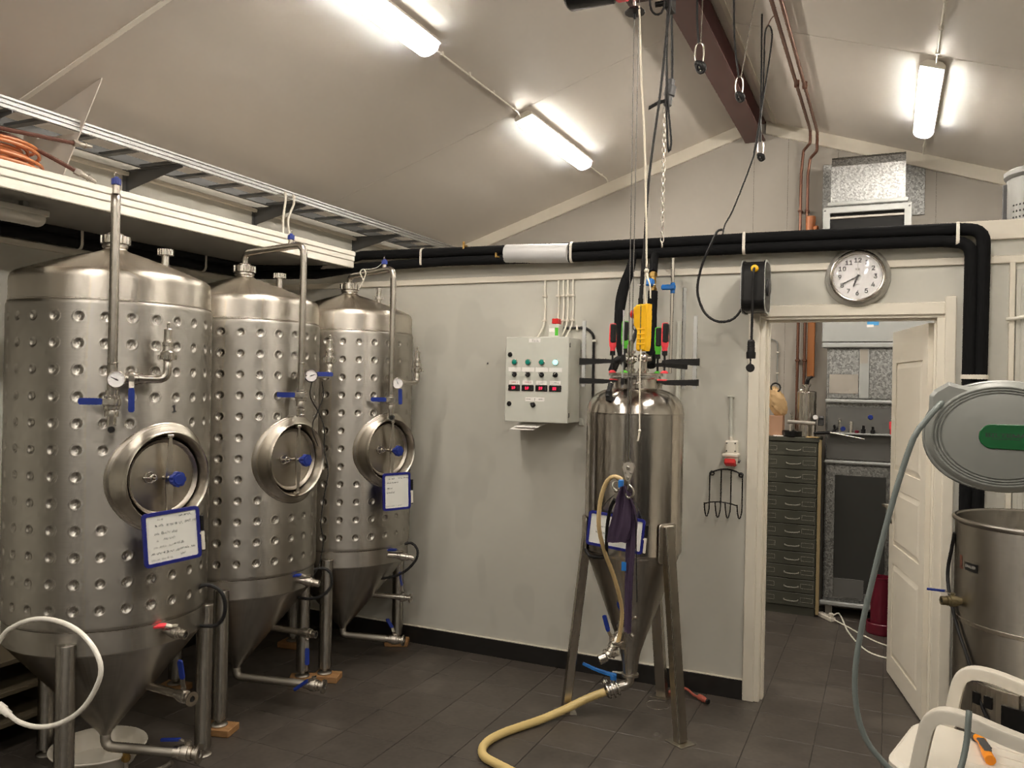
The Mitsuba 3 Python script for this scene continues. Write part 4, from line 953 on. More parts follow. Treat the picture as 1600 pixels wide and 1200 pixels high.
# hoses of the small tank
oe = V0 + OD * .07
single('product_hose', tube([oe, oe + OD * .06, (-1.42, 4.035, .080), (-1.49, 3.96, .048), (-1.57, 3.84, .025), (-1.675, 3.62, .021), (-1.70, 3.47, .021), (-1.655, 3.36, .021), (-1.56, 3.31, .021), (-1.44, 3.26, .021), (-1.25, 3.15, .021), (-1.0, 3.0, .021)], .0205, 14), 'hose_yellow', 'thick yellow hose running from the small conical tank across the floor', 'hose')
single('sampling_hose', tube([(-1.115, 3.66, 1.288), (-1.145, 3.65, 1.302), (-1.185, 3.66, 1.278), (-1.222, 3.68, 1.19), (-1.236, 3.70, 1.06), (-1.226, 3.76, .93), (-1.20, 3.85, .78), (-1.185, 3.93, .62), (-1.198, 3.96, .50), (-1.215, 3.965, .42)], .0105, 10), 'hose_tan', 'thin tan hose arching in front of the whiteboard on the small tank', 'hose')
single('air_tube', tube([(-1.135, 3.62, 1.20), (-1.165, 3.65, 1.15), (-1.195, 3.70, 1.05), (-1.215, 3.76, .94), (-1.245, 3.85, .885), (-1.30, 3.92, .86), (-1.37, 3.96, .855), (-1.40, 3.98, .885)], .0085, 8), 'rubber', 'black rubber tube looping in front of the whiteboard on the small tank', 'hose')
t, M = board((-1.205, 3.872, 1.005), (.0, -1, .03), -5, .290, .170, 'blue framed whiteboard behind the purple sling on the small conical tank',
             [(-.10, .045, .02, 'ink_red', .009), (-.10, .015, .03, 'ink', .009), (-.045, .015, .02, 'ink', .009), (-.10, -.015, .025, 'ink', .009), (-.07, -.05, .06, 'ink_grey', .008)])
marker(M, .290, 'marker pen clipped to the whiteboard on the small conical tank')
part(t, 'hanging_wire', tube([(-1.32, 3.876, 1.07), (-1.25, 3.90, 1.16), (-1.20, 3.902, 1.19), (-1.12, 3.90, 1.15), (-1.07, 3.876, 1.07)], .002, 5), 'black_metal')

# ---------------------------------------------------------------- bar clamps on the lid
def clamp(px, sx, zt, hm, lab, y, dy=0.0, hz=1.85):
    """px: where the spindle presses the lid; sx: the side its bar stands on, bar at bx."""
    t = thing('bar_clamp', lab, 'clamp', None)
    bx = px[0] + sx * .135 if abs(sx) == 1 else px[0] + .04; X = np.array((sx if abs(sx) == 1 else .25, dy, 0)); X = X / np.linalg.norm(X); L = .155
    bp = np.array((px[0], px[1], 0)) + X * L; side_ = np.cross((0, 0, 1), X)
    Mx = np.eye(4); Mx[:3, 0], Mx[:3, 1], Mx[:3, 2], Mx[:3, 3] = X, side_, (0, 0, 1), (px[0], px[1], 0)
    part(t, 'bar', tf(cat([box(L - .009, L + .009, -.004, -.0015, 1.715, zt), box(L - .009, L + .009, .0015, .004, 1.715, zt), box(L - .003, L + .003, -.003, .003, 1.715, zt)]), Mx), 'tray', False)
    part(t, 'fixed_jaw', tf(extrude(Polygon([(-.03, 1.742), (-.03, 1.752), (.05, 1.757), (L + .02, 1.762), (L + .02, 1.730), (.05, 1.733)]), .014, np.array([[1, 0, 0, 0], [0, 0, -1, .007], [0, 1, 0, 0], [0, 0, 0, 1.0]])), Mx), 'black_metal', False)
    part(t, 'sliding_jaw', tf(extrude(Polygon([(-.012, hz + .006), (-.012, hz - .012), (.03, hz - .010), (L - .02, hz - .018), (L + .022, hz - .020), (L + .022, hz + .016), (L - .02, hz + .014), (.03, hz + .012)]), .016, np.array([[1, 0, 0, 0], [0, 0, -1, .008], [0, 1, 0, 0], [0, 0, 0, 1.0]])), Mx), 'black_metal', False)
    part(t, 'spindle', cyl((px[0], px[1], 1.80), (px[0], px[1], hz + .05), .0055), 'black_metal')
    part(t, 'pad', tf(lathe([(0, 1.790), (.019, 1.790), (.019, 1.796), (.009, 1.804), (0, 1.804)], 18), rotz(0, (px[0], px[1], 0))), hm, 30)
    part(t, 'lower_pad', tf(box(-.035, .012, -.012, .012, 1.752, 1.760, .002), Mx), hm, False)
    h0 = hz + .045
    hd = part(t, 'handle', spun([(0, 0), (.011, 0), (.014, .01), (.013, .022), (.018, .035), (.020, .07), (.0185, .125), (.016, .150), (0, .153)], (px[0], px[1], h0), (0, 0, 1), 14), hm, 40)
    part(hd, 'ferrule', tf(cyl((0, 0, -.014), (0, 0, .012), .0135), rotz(0, (px[0], px[1], h0))), 'black_plastic', 30)
    part(hd, 'grip', tf(box(-.010, .017, -.0215, .0185, .05, .148, .006), rotz(0, (px[0] + .002, px[1] - .002, h0))), 'black_plastic', 30)


clamp((-1.308, 4.085), -1, 2.062, 'red_handle', 'red handled bar clamp on the left of the lid of the small tank', 0, -.06)
clamp((-1.033, 4.085), 1, 2.078, 'red_handle', 'red handled bar clamp on the right of the lid of the small tank', 0, -.04)
clamp((-1.245, 4.09), -.5, 2.10, 'green', 'green handled bar clamp near the front of the lid of the small tank', 0, -1.0, 1.862)
clamp((-1.105, 4.225), -.5, 2.25, 'green', 'green handled bar clamp behind the yellow pendant on the lid of the small tank', 0, .25, 1.838)
# ---------------------------------------------------------------- hoses and cooling lines from the black pipes to the small tank
t = thing('foam_hose', 'black foam hose with a bulge, left of the two hoses feeding the small tank', 'hose')
fh = spline([(-1.343, 4.55, 2.488), (-1.346, 4.50, 2.39), (-1.372, 4.45, 2.257), (-1.362, 4.36, 2.12), (-1.345, 4.30, 2.0), (-1.30, 4.22, 1.87), (-1.27, 4.19, 1.83)])
part(t, 'hose', tube(fh, np.interp(np.linspace(0, 1, len(fh)), [0, .25, .45, .7, 1], [.020, .030, .031, .023, .016]), 12, smooth=False), 'black_foam')
t = thing('foam_hose', 'straight black foam hose below the blue valve, right of the hoses feeding the small tank', 'hose')
part(t, 'lower_run', tube([(-1.185, 4.40, 2.245), (-1.182, 4.38, 2.12), (-1.17, 4.33, 1.95), (-1.155, 4.27, 1.83)], .027, 14), 'black_foam')
part(t, 'upper_run', tube([(-1.22, 4.555, 2.47), (-1.208, 4.50, 2.43), (-1.192, 4.42, 2.35)], .023, 14), 'black_foam')
sv = thing('shutoff_valve', 'brass valve with a blue lever on the hose above the small tank', 'valve')
part(sv, 'body', cat([cyl((-1.187, 4.405, 2.245), (-1.190, 4.415, 2.355), .017), hexnut((-1.189, 4.413, 2.328), (0, 0, 1), .024, .02), hexnut((-1.187, 4.405, 2.25), (0, 0, 1), .022, .016)]), 'brass', 30)
part(sv, 'handle', cat([box(-1.222, -1.172, 4.350, 4.390, 2.272, 2.312, .008), cyl((-1.187, 4.38, 2.292), (-1.187, 4.41, 2.292), .012)]), 'bright_blue', 30)
part(sv, 'lever', box(-1.262, -1.16, 4.358, 4.362, 2.275, 2.281, .001), 'chrome', False)
t = thing('steel_rod', 'slim steel rod with a blue lever standing right of the black hoses, against the wall', 'pipe')
part(t, 'rod', cyl((-1.115, 4.56, 2.45), (-1.120, 4.56, 1.80), .0095), 'dull_steel')
part(t, 'wall_strip', box(-1.105, -1.085, 4.635, 4.665, 1.6, 2.10, .003), 'paint_grey', False)
part(t, 'lever', cat([box(-1.175, -1.095, 4.53, 4.555, 2.268, 2.298, .006), cyl((-1.115, 4.56, 2.25), (-1.115, 4.56, 2.31), .013)]), 'bright_blue', 30)
for x, r in ((-1.182, .011),):
    single('feed_line', tube([(x - .10, 4.55, 2.47), (x - .085, 4.48, 2.38), (x - .07, 4.40, 2.22), (x - .05, 4.28, 2.05), (x - .045, 4.17, 1.955)], r, 10), 'rubber', 'thin black tube hanging between the two foam hoses above the small tank', 'hose')
# ---------------------------------------------------------------- hoist, ropes and hanging cables
t = thing('chain_hoist', 'electric hoist trolley hanging under the ridge beam at the top edge', 'hoist')
part(t, 'trolley', cat([box(-1.14, -1.12, 3.38, 3.72, 3.50, 3.79, .004), box(-.96, -.94, 3.38, 3.72, 3.50, 3.79, .004), box(-1.12, -.96, 3.42, 3.68, 3.50, 3.54, .004)]), 'maroon', 30)
part(t, 'motor', cyl((-1.34, 3.42, 3.485), (-1.12, 3.42, 3.485), .085, 28), 'black_plastic')
part(t, 'gearbox', cyl((-.92, 3.60, 3.56), (-.80, 3.60, 3.56), .07, 24), 'black_plastic')
part(t, 'motor_band', cyl((-1.12, 3.43, 3.475), (-1.06, 3.43, 3.475), .072, 28), 'red_handle')
part(t, 'drum', cyl((-1.08, 3.47, 3.52), (-.93, 3.47, 3.52), .055, 24), 'steel')
part(t, 'limit_plate', cat([spun([(0, 0), (.044, 0), (.046, .004), (.03, .02), (0, .024)], (-1.058, 3.53, 3.385), (0, 0, 1), 28), cyl((-1.058, 3.53, 3.36), (-1.058, 3.53, 3.40), .006)]), 'black_plastic', 30)
part(t, 'limit_rod', cyl((-1.058, 3.53, 3.40), (-1.058, 3.50, 3.52), .008), 'steel')
part(t, 'cable_loop', tube([(-.995, 3.56, 3.52), (-.998, 3.56, 3.43), (-.985, 3.56, 3.39), (-.96, 3.56, 3.375), (-.935, 3.56, 3.40), (-.925, 3.56, 3.50)], .005, 8), 'rubber')
part(t, 'lug', cat([cyl((-.985, 3.60, 3.44), (-.93, 3.60, 3.44), .012), box(-.935, -.90, 3.56, 3.64, 3.40, 3.56, .004)]), 'black_metal')
for k, (xa, ya) in enumerate(((-1.062, 3.535), (-1.03, 3.50))):
    single('hoist_rope', tube([(xa, ya, 3.50), (xa, ya, 3.36), (-1.060 + .012 * k, 3.55, 1.375)], .0022, 6, smooth=False), 'wire_dark', ('steel hoist rope running down to the pulley block, left of the pair', 'steel hoist rope running down to the pulley block, right of the pair')[k], 'wire rope')
t = thing('pulley_block', 'steel pulley block with a hook hanging in front of the small tank', 'pulley')
ov = union_all([Point(0, .012).buffer(.026), Point(0, -.035).buffer(.012)]).convex_hull
for y in (3.538, 3.556):
    part(t, 'cheek', extrude(ov, .005, np.array([[1, 0, 0, -1.050], [0, 0, -1, y + .005], [0, 1, 0, 1.345], [0, 0, 0, 1.0]])), 'dull_steel', False)
part(t, 'sheave', cyl((-1.050, 3.543, 1.357), (-1.050, 3.557, 1.357), .022, 24), 'steel')
part(t, 'bolt', cat([cyl((-1.05, 3.530, 1.357), (-1.05, 3.565, 1.357), .008), cyl((-1.05, 3.530, 1.312), (-1.05, 3.565, 1.312), .006), cyl((-1.062, 3.532, 1.335), (-1.062, 3.54, 1.335), .004), cyl((-1.038, 3.532, 1.335), (-1.038, 3.54, 1.335), .004)]), 'chrome')
part(t, 'rope_end', cat([tube([(-1.075, 3.55, 1.385), (-1.072, 3.55, 1.33), (-1.065, 3.55, 1.315)], .005, 8), cyl((-1.048, 3.55, 1.375), (-1.043, 3.55, 1.395), .004)]), 'chrome')
part(t, 'hook', cat([cyl((-1.05, 3.55, 1.30), (-1.048, 3.55, 1.275), .006), tube([(-1.048, 3.55, 1.28), (-1.030, 3.55, 1.262), (-1.028, 3.55, 1.24), (-1.042, 3.55, 1.222), (-1.058, 3.55, 1.228), (-1.060, 3.55, 1.245)], .0065, 10), slab([(-1.050, 3.548, 1.278), (-1.058, 3.548, 1.25)], (0, 1, 0), .008, .003)]), 'chrome')
t = thing('lifting_sling', 'bunched purple lifting sling hanging from the hook in front of the small tank', 'sling')
def drape(pts, ws, th, folds, seed):
    p = spline(pts, .012); n = len(p); w = np.interp(np.linspace(0, 1, n), np.linspace(0, 1, len(ws)), ws); k = 25; u = np.linspace(-1, 1, k); rr = np.random.RandomState(seed); ph = rr.rand(3) * 6
    top, bot = [], []
    for i in range(n):
        off = th * (np.sin(u * folds + ph[0] + i * .05) + .5 * np.sin(u * folds * 2.1 + ph[1] - i * .08))
        q = np.c_[p[i, 0] + u * w[i], p[i, 1] + off, np.full(k, p[i, 2]) + .004 * np.sin(u * 3 + ph[2])]
        top.append(q - [0, .0025, 0]); bot.append(q + [0, .0025, 0])
    V = np.vstack(top + bot); F = []; N = n * k
    for i in range(n - 1):
        for j in range(k - 1):
            a = i * k + j; F += [(a, a + 1, a + k + 1), (a, a + k + 1, a + k), (N + a, N + a + k + 1, N + a + 1), (N + a, N + a + k, N + a + k + 1)]
    for i in range(n - 1):
        for j in (0, k - 1):
            a = i * k + j; F += [(a, a + k, N + a + k), (a, N + a + k, N + a)] if j == 0 else [(a, N + a + k, a + k), (a, N + a, N + a + k)]
    for i in (0, n - 1):
        for j in range(k - 1):
            a = i * k + j; F += [(a, N + a, N + a + 1), (a, N + a + 1, a + 1)]
    return trimesh.Trimesh(V, np.array(F), process=False)
part(t, 'front_fold', drape([(-1.072, 3.545, 1.275), (-1.075, 3.56, 1.20), (-1.085, 3.565, 1.12), (-1.10, 3.57, 1.05), (-1.11, 3.575, 1.012)], [.012, .034, .040, .048, .042], .008, 4.5, 1), 'strap_purple', True)
part(t, 'rear_fold', drape([(-1.045, 3.55, 1.225), (-1.040, 3.585, 1.15), (-1.046, 3.60, 1.05), (-1.055, 3.605, .90), (-1.06, 3.61, .74), (-1.062, 3.615, .60)], [.010, .024, .022, .019, .018, .016], .006, 3.2, 2), 'strap_purple', True)
part(t, 'inner_fold', drape([(-1.055, 3.56, 1.25), (-1.06, 3.58, 1.15), (-1.07, 3.59, 1.06), (-1.078, 3.59, 1.03)], [.010, .025, .030, .022], .007, 4, 3), 'strap_purple', True)
part(t, 'blue_label', slab([(-1.076, 3.588, .925), (-1.076, 3.588, .885)], (1, 0, 0), .022, .002), 'bright_blue', False)
part(t, 'cord', tube([(-1.038, 3.57, 1.21), (-1.022, 3.58, 1.10), (-1.018, 3.585, .95), (-1.012, 3.59, .75)], .0025, 5), 'rubber')
t = thing('hose_fitting', 'clear and blue hose fitting at the upper end of the tan hose', 'fitting')
part(t, 'blue_clip', tf(box(-.011, .011, -.011, .011, -.018, .018, .003), rotz(0, (-1.105, 3.615, 1.275))), 'bright_blue', False)
part(t, 'clear_cup', cat([torus((-1.128, 3.62, 1.265), (.3, -1, .2), .018, .004), cyl((-1.135, 3.62, 1.245), (-1.12, 3.62, 1.24), .012)]), 'chrome')

t = thing('pendant_control', 'yellow hoist pendant control hanging above the small tank', 'control pendant')
M = rotz(-14, (-1.000, 3.55, 0))
body = Polygon([(-.036, 2.070), (-.020, 2.085), (.034, 2.088), (.034, 1.99), (.032, 1.90), (.026, 1.879), (-.014, 1.879), (-.020, 1.890), (-.016, 1.970), (-.034, 1.995)])
part(t, 'housing', tf(chamfered(body, .046, .006, np.array([[1, 0, 0, 0], [0, 0, -1, .02], [0, 1, 0, 0], [0, 0, 0, 1.0]])), M), 'yellow', 30)
part(t, 'seam', tf(box(.0035, .0055, -.028, -.0255, 1.885, 2.083), M), 'dark_plastic', False)
for k in range(4): part(t, 'grip_rib', tf(box(-.012, .028, -.0285, -.024, 1.905 + .022 * k, 1.914 + .022 * k, .002), M), 'yellow', 30)
part(t, 'stop_button', tf(cat([cyl((-.034, -.004, 2.045), (-.046, -.004, 2.045), .013), cyl((-.045, -.004, 2.045), (-.054, -.004, 2.045), .019)]), M), 'red', 30)
part(t, 'key_ring', tf(torus((-.030, -.01, 1.988), (.2, 1, 0), .016, .0025), M), 'black_metal')
part(t, 'gland', tf(cyl((-.012, 0, 2.08), (-.012, 0, 2.115), .011), M), 'black_plastic')
single('pendant_cable', tube([(-.908, 3.56, 3.52), (-.910, 3.56, 3.40), (-.922, 3.56, 3.26), (-.945, 3.56, 3.01), (-.972, 3.555, 2.78), (-.988, 3.55, 2.60), (-.998, 3.55, 2.36), (-1.010, 3.55, 2.11)], .006, 8), 'rubber', 'black cable from the hoist down to the yellow pendant control', 'cable')
t = thing('pull_rope', 'white rope hanging from the hoist past the yellow pendant control', 'rope')
part(t, 'upper', tube([(-1.030, 3.50, 3.40), (-1.020, 3.52, 3.10), (-1.004, 3.53, 2.85), (-.990, 3.535, 2.50), (-.984, 3.54, 2.25)], .0048, 7), 'rope')
part(t, 'knot', cat([ball((-.984, 3.54, 2.235), .011), tube([(-.984, 3.54, 2.24), (-.975, 3.53, 2.20), (-.962, 3.52, 2.17), (-.958, 3.52, 2.11)], .004, 6), tube([(-.984, 3.54, 2.23), (-.990, 3.54, 2.16), (-.985, 3.545, 2.085)], .004, 6)]), 'rope')
part(t, 'lower', tube([(-.992, 3.505, 1.885), (-.994, 3.50, 1.80), (-.992, 3.50, 1.62), (-.990, 3.50, 1.53)], .0032, 6), 'rope')
part(t, 'end_knot', cat([ball((-.990, 3.50, 1.527), .007), tube([(-.990, 3.50, 1.525), (-.994, 3.50, 1.495), (-.998, 3.50, 1.482)], .004, 6)]), 'rope')
single('hanging_loop', tube([(-.948, 3.68, 3.52), (-.950, 3.68, 3.30), (-.945, 3.70, 3.05), (-.930, 3.70, 2.90), (-.925, 3.70, 2.835), (-.936, 3.70, 2.80), (-.945, 3.70, 2.90), (-.953, 3.70, 3.1), (-.952, 3.70, 3.52)], .0048, 7), 'rubber', 'black cable loop hanging beside the dark connector under the hoist', 'cable')
t = thing('load_chain', 'thin steel chain hanging below the dark connector under the hoist', 'chain')
lk = []
for k in range(28):
    z = 3.06 - k * .024; a = (1, 0, 0) if k % 2 else (0, 1, 0); x, y, zz = basis(a, (0, 0, 1)); an = np.arange(10) * 2 * np.pi / 10
    part(t, 'link', tube(np.array((-1.010, 3.90, z)) + np.c_[np.cos(an) * .0165] * np.array((0, 0, 1)) + np.c_[np.sin(an) * .008] * y, .0028, 5, smooth=False, closed=True), 'steel')
single('support_wire', tube([(-1.0, 3.9, 3.50), (-1.008, 3.9, 3.3), (-1.010, 3.90, 3.075)], .002, 5), 'steel', 'thin wire holding the steel chain under the hoist', 'wire')
t = thing('cable_connector', 'dark cable connector with a side lever hanging under the hoist', 'connector')
part(t, 'body', cat([cyl((-.975, 3.88, 3.20), (-.978, 3.88, 3.165), .018), cyl((-.976, 3.88, 3.17), (-.985, 3.88, 3.12), .027), cyl((-.985, 3.88, 3.125), (-.992, 3.88, 3.075), .020)]), 'dark_plastic')
part(t, 'lever', slab([(-.985, 3.86, 3.095), (-1.03, 3.85, 3.085), (-1.075, 3.85, 3.065)], (0, .3, 1), .016, .008), 'black_plastic', False)
part(t, 'tail', tube([(-.972, 3.88, 3.20), (-.968, 3.86, 3.30), (-.962, 3.80, 3.52)], .006, 8), 'rubber')
# festoon cable carriers
def carrier(o, lab, s=1.0, tilt=0.0):
    t = thing('cable_carrier', lab, 'snap hook')
    o = np.array(o)
    part(t, 'snap_hook', tube([o + s * np.array(q) for q in ((-.012, 0, -.06), (-.022, 0, -.02), (-.018, 0, .028), (0, 0, .042), (.018, 0, .028), (.022, 0, -.02), (.014, 0, -.075), (.008, .004, -.10))], .0055 * s, 8, step=.008), 'chrome')
    part(t, 'ring', cat([torus(o + s * np.array((-.004 + .006 * k, .004, -.075 - .004 * k)), (.5, .3 + .3 * k, .4), .024 * s, .0085 * s, 20, 7) for k in range(3)]), 'rubber')
    return t
carrier((-.847, 3.90, 3.325), 'snap hook holding coiled black cable, nearest of three along the ridge beam', .95)
carrier((-.726, 4.30, 3.29), 'snap hook holding coiled black cable, middle of three along the ridge beam', .85)
carrier((-.679, 4.75, 3.085), 'snap hook holding black cable, farthest of three along the ridge beam', .75)
for pts, lab, r in (([(-.862, 3.90, 3.72), (-.862, 3.90, 3.50), (-.852, 3.90, 3.36)], 'black cable dropping to the nearest snap hook beside the ridge beam', .0055),
                    ([(-.764, 4.30, 3.84), (-.755, 4.30, 3.53), (-.730, 4.30, 3.32)], 'black cable dropping to the middle snap hook beside the ridge beam', .005),
                    ([(-.685, 4.75, 3.83), (-.682, 4.75, 3.50), (-.680, 4.75, 3.11)], 'black cable dropping to the farthest snap hook beside the ridge beam', .005)):
    single('festoon_cable', tube(pts, r, 8), 'rubber', lab, 'cable')
for pts, lab in (([(-.842, 3.90, 3.365), (-.833, 3.90, 3.78)], 'steel wire above the nearest snap hook'), ([(-.718, 4.30, 3.325), (-.64, 4.30, 3.80)], 'steel wire slanting above the middle snap hook')):
    single('carrier_wire', tube(pts, .003, 6, smooth=False), 'steel', lab, 'wire')
single('supply_cable', tube([(-.668, 4.76, 3.62), (-.672, 4.755, 3.37), (-.686, 4.75, 3.20), (-.703, 4.72, 3.056), (-.729, 4.71, 2.962), (-.775, 4.70, 2.829), (-.819, 4.68, 2.706), (-.850, 4.66, 2.64), (-.86, 4.65, 2.585)], .0045, 8), 'rubber', 'black cable curving from the ridge beam down to the top of the partition', 'cable')
single('festoon_loop', tube([(-.714, 4.74, 3.047), (-.684, 4.74, 3.20), (-.669, 4.74, 3.40), (-.667, 4.74, 3.60), (-.664, 4.74, 3.72), (-.647, 4.74, 3.755), (-.628, 4.74, 3.72), (-.630, 4.74, 3.64), (-.655, 4.74, 3.44), (-.686, 4.74, 3.22), (-.70, 4.74, 3.12)], .0045, 8), 'rubber', 'long narrow loop of black cable hung from the copper pipe hook', 'cable')
t = thing('hanger_clip', 'copper wire hook holding a black cable loop beside the copper pipes', 'hook')
part(t, 'hook', tube([(-.658, 4.735, 3.745), (-.645, 4.735, 3.762), (-.640, 4.735, 3.775), (-.625, 4.74, 3.80), (-.610, 4.74, 3.80)], .003, 6), 'copper')
# ---------------------------------------------------------------- copper pipes down to the back room
for k, (dx, lab) in enumerate(((0.0, 'copper pipe, left of the pair running under the ceiling and down the gable wall'), (.052, 'copper pipe, right of the pair running under the ceiling and down the gable wall'))):
    x = -.600 + dx; z = ceil_z(x) - .035
    t = thing('copper_pipe', lab, 'pipe')
    part(t, 'pipe', pipe([(x, 1.0, z), (x, 6.86 + .0 * k, z), (x, 6.86, z - .10 - .05 * k), (x - .055 - .03 * 0, 6.93, z - .135 - .05 * k), (x - .070, 6.935, 3.45), (x - .070, 6.935, 1.75 - .35 * (1 - k)), ] if True else [], .0115, .03, 12), 'copper')
    for y in (2.2, 4.0, 5.8): part(t, 'clip', box(x - .016, x + .016, y - .008, y + .008, z - .016, ceil_z(x) + .003, .003), 'copper', False)
    for z_ in (3.15, 1.95): part(t, 'clip', box(x - .088, x - .054, 6.92, FY, z_, z_ + .016, .003), 'copper', False)
single('wood_strip', box(-.60, -.545, 6.955, 7.0, 1.83, 2.62, .003), 'wood_orange', 'orange brown board on the gable wall right of the copper pipes', 'board', smooth=False)
t = thing('brass_coupling', 'orange brown pipe fitting above the partition beside the copper pipes', 'pipe fitting')
part(t, 'body', cat([cyl((-.585, 6.88, 2.95), (-.585, 6.88, 3.10), .036, 20), cyl((-.585, 6.88, 3.0), (-.53, 6.86, 3.0), .02), cyl((-.585, 6.88, 2.6), (-.585, 6.88, 2.96), .018)]), 'orange_hose')
t = thing('wall_conduit', 'thin grey wire looping on the gable wall behind the paper bag', 'cable')
part(t, 'wire', tube(bend([(-.98, 6.985, 2.13), (-.86, 6.985, 2.13), (-.83, 6.985, 2.10), (-.83, 6.985, 1.45)], .05), .005, 6, smooth=False), 'grey_plastic')
for z in (2.02, 1.85, 1.66): part(t, 'clip', box(-.84, -.82, 6.98, 7.0, z, z + .01, .002), 'white_plastic', False)

# ---------------------------------------------------------------- galvanised ventilation unit and duct
GY = 6.70
t = thing('ventilation_unit', 'tall galvanised ventilation unit in the back room, seen through the doorway', 'ventilation unit')
GX0, GX1 = -.435, .62
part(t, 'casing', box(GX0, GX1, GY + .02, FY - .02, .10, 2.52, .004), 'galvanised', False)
part(t, 'foot', cat([box(GX0 + .02, GX0 + .07, GY + .05, FY - .05, 0, .10), box(GX1 - .08, GX1 - .02, GY + .05, FY - .05, 0, .10)]), 'dull_steel', False)
part(t, 'door', box(GX0 - .035, .40, GY - .02, GY + .02, 2.09, 2.50, .006), 'panel_grey', False, label='plain grey top door')
part(t, 'rail', box(GX0 - .035, .40, GY - .025, GY + .02, 2.045, 2.085, .008), 'panel_grey', False)
part(t, 'screw', cat([cyl((GX0 - .005, GY - .02, 2.455), (GX0 - .005, GY - .026, 2.455), .012), cyl((.05, GY - .02, 2.44), (.05, GY - .026, 2.44), .008)]), 'chrome')
part(t, 'sticker', box(-.155, -.075, GY - .022, GY - .019, 2.215, 2.262), 'sticker_blue', False)
part(t, 'sticker_paper', box(-.158, -.11, GY - .0225, GY - .019, 2.20, 2.22), 'paper', False)
part(t, 'panel', box(GX0 + .015, -.205, GY + .005, GY + .02, 1.665, 2.04, .003), 'galvanised', False)
part(t, 'panel', box(-.135, .56, GY + .005, GY + .02, 1.665, 2.04, .003), 'galvanised', False)
part(t, 'post', box(-.205, -.135, GY - .002, GY + .02, 1.665, 2.045, .003), 'panel_grey', False)
part(t, 'post_label', box(-.20, -.145, GY - .004, GY - .002, 1.93, 2.035), 'plate_beige', False)
part(t, 'name_plate', box(GX0 + .022, -.21, GY + .001, GY + .006, 1.70, 1.845), 'plate_beige', False, label='blank beige plate')
part(t, 'rail', box(GX0 - .005, .60, GY - .02, GY + .02, 1.628, 1.655, .008), 'panel_grey', False)
part(t, 'panel', box(GX0 + .01, .58, GY + .0, GY + .02, 1.20, 1.60, .003), 'panel_grey' if False else 'wool_grey', False)
part(t, 'rail', box(GX0 - .005, .60, GY - .015, GY + .02, 1.165, 1.19, .008), 'panel_grey', False)
part(t, 'panel', box(GX0 + .01, .58, GY - .002, GY + .02, .14, 1.155, .003), 'galvanised', False)
part(t, 'filter_mat', box(GX0 + .075, -.005, GY - .006, GY + .0, .20, 1.08, .002), 'felt_dark', False, label='dark felt filter mat')
part(t, 'filter_mat', box(GX0 + .075, -.145, GY - .009, GY - .005, .155, .30, .002), 'wool_grey', False, label='plain grey lower strip')
part(t, 'rail', box(GX0 - .02, .60, GY - .02, GY + .02, .085, .118, .008), 'panel_grey', False)
part(t, 'shelf_rail', box(GX0 + .02, .55, GY - .05, GY + .0, 1.392, 1.405, .002), 'panel_grey', False)
for x, z, r in ((-.310, 1.432, .018), (-.120, 1.526, .018)):
    single('blue_disc', cyl((x, GY - .004, z), (x, GY + .003, z), r, 24), 'blue', ('round blue plug low on the grey panel above the tools', 'round blue plug high on the grey panel above the tools')[x > -.2], 'plug')
tl = [('wrench', 'steel spanner standing on the rail, left of the two', lambda: cat([box(-.340, -.328, GY - .03, GY - .022, 1.40, 1.49, .002), torus((-.334, GY - .026, 1.497), (0, 1, 0), .009, .003)]), 'chrome'),
      ('chisel', 'dark steel chisel standing on the rail right of the spanner', lambda: cat([box(-.262, -.242, GY - .032, GY - .022, 1.42, 1.49, .003), cyl((-.252, GY - .027, 1.40), (-.252, GY - .027, 1.43), .013)]), 'dull_steel'),
      ('bottle_stopper', 'black stopper standing on the rail, left of the pair', lambda: cat([cyl((-.167, GY - .03, 1.405), (-.167, GY - .03, 1.435), .016), cyl((-.167, GY - .03, 1.43), (-.167, GY - .03, 1.462), .009)]), 'black_plastic'),
      ('bottle_stopper', 'black stopper standing on the rail, right of the pair', lambda: cat([cyl((-.102, GY - .03, 1.405), (-.102, GY - .03, 1.432), .016), cyl((-.102, GY - .03, 1.43), (-.102, GY - .03, 1.456), .009)]), 'black_plastic'),
      ('screwdriver', 'red handled screwdriver hanging at the rail by the door leaf', lambda: cat([cyl((.018, GY - .03, 1.405), (.018, GY - .03, 1.45), .004), cyl((.018, GY - .03, 1.445), (.018, GY - .03, 1.50), .010)]), 'red_handle'),
      ('pliers', 'black handled pliers standing at the left end of the rail', lambda: cat([tube([(-.385, GY - .03, 1.405), (-.365, GY - .03, 1.425), (-.372, GY - .03, 1.46)], .009, 8), tube([(-.36, GY - .03, 1.405), (-.365, GY - .03, 1.425), (-.345, GY - .03, 1.44)], .009, 8)]), 'black_plastic'),
      ('lid_cap', 'small red cap on the rail between the chisel and the black stoppers', lambda: cyl((-.212, GY - .03, 1.405), (-.212, GY - .03, 1.425), .014), 'red_plastic')]
for n_, lab, fn, m_ in tl: single(n_, fn(), m_, lab, 'tool')
t = thing('hammer', 'hammer with a black grip and a slim steel shaft lying across the cabinet edge', 'tool')
part(t, 'shaft', cyl((-.40, 6.585, 1.405), (-.155, 6.60, 1.365), .006), 'chrome')
part(t, 'grip', cyl((-.51, 6.58, 1.395), (-.395, 6.585, 1.405), .012), 'black_plastic')

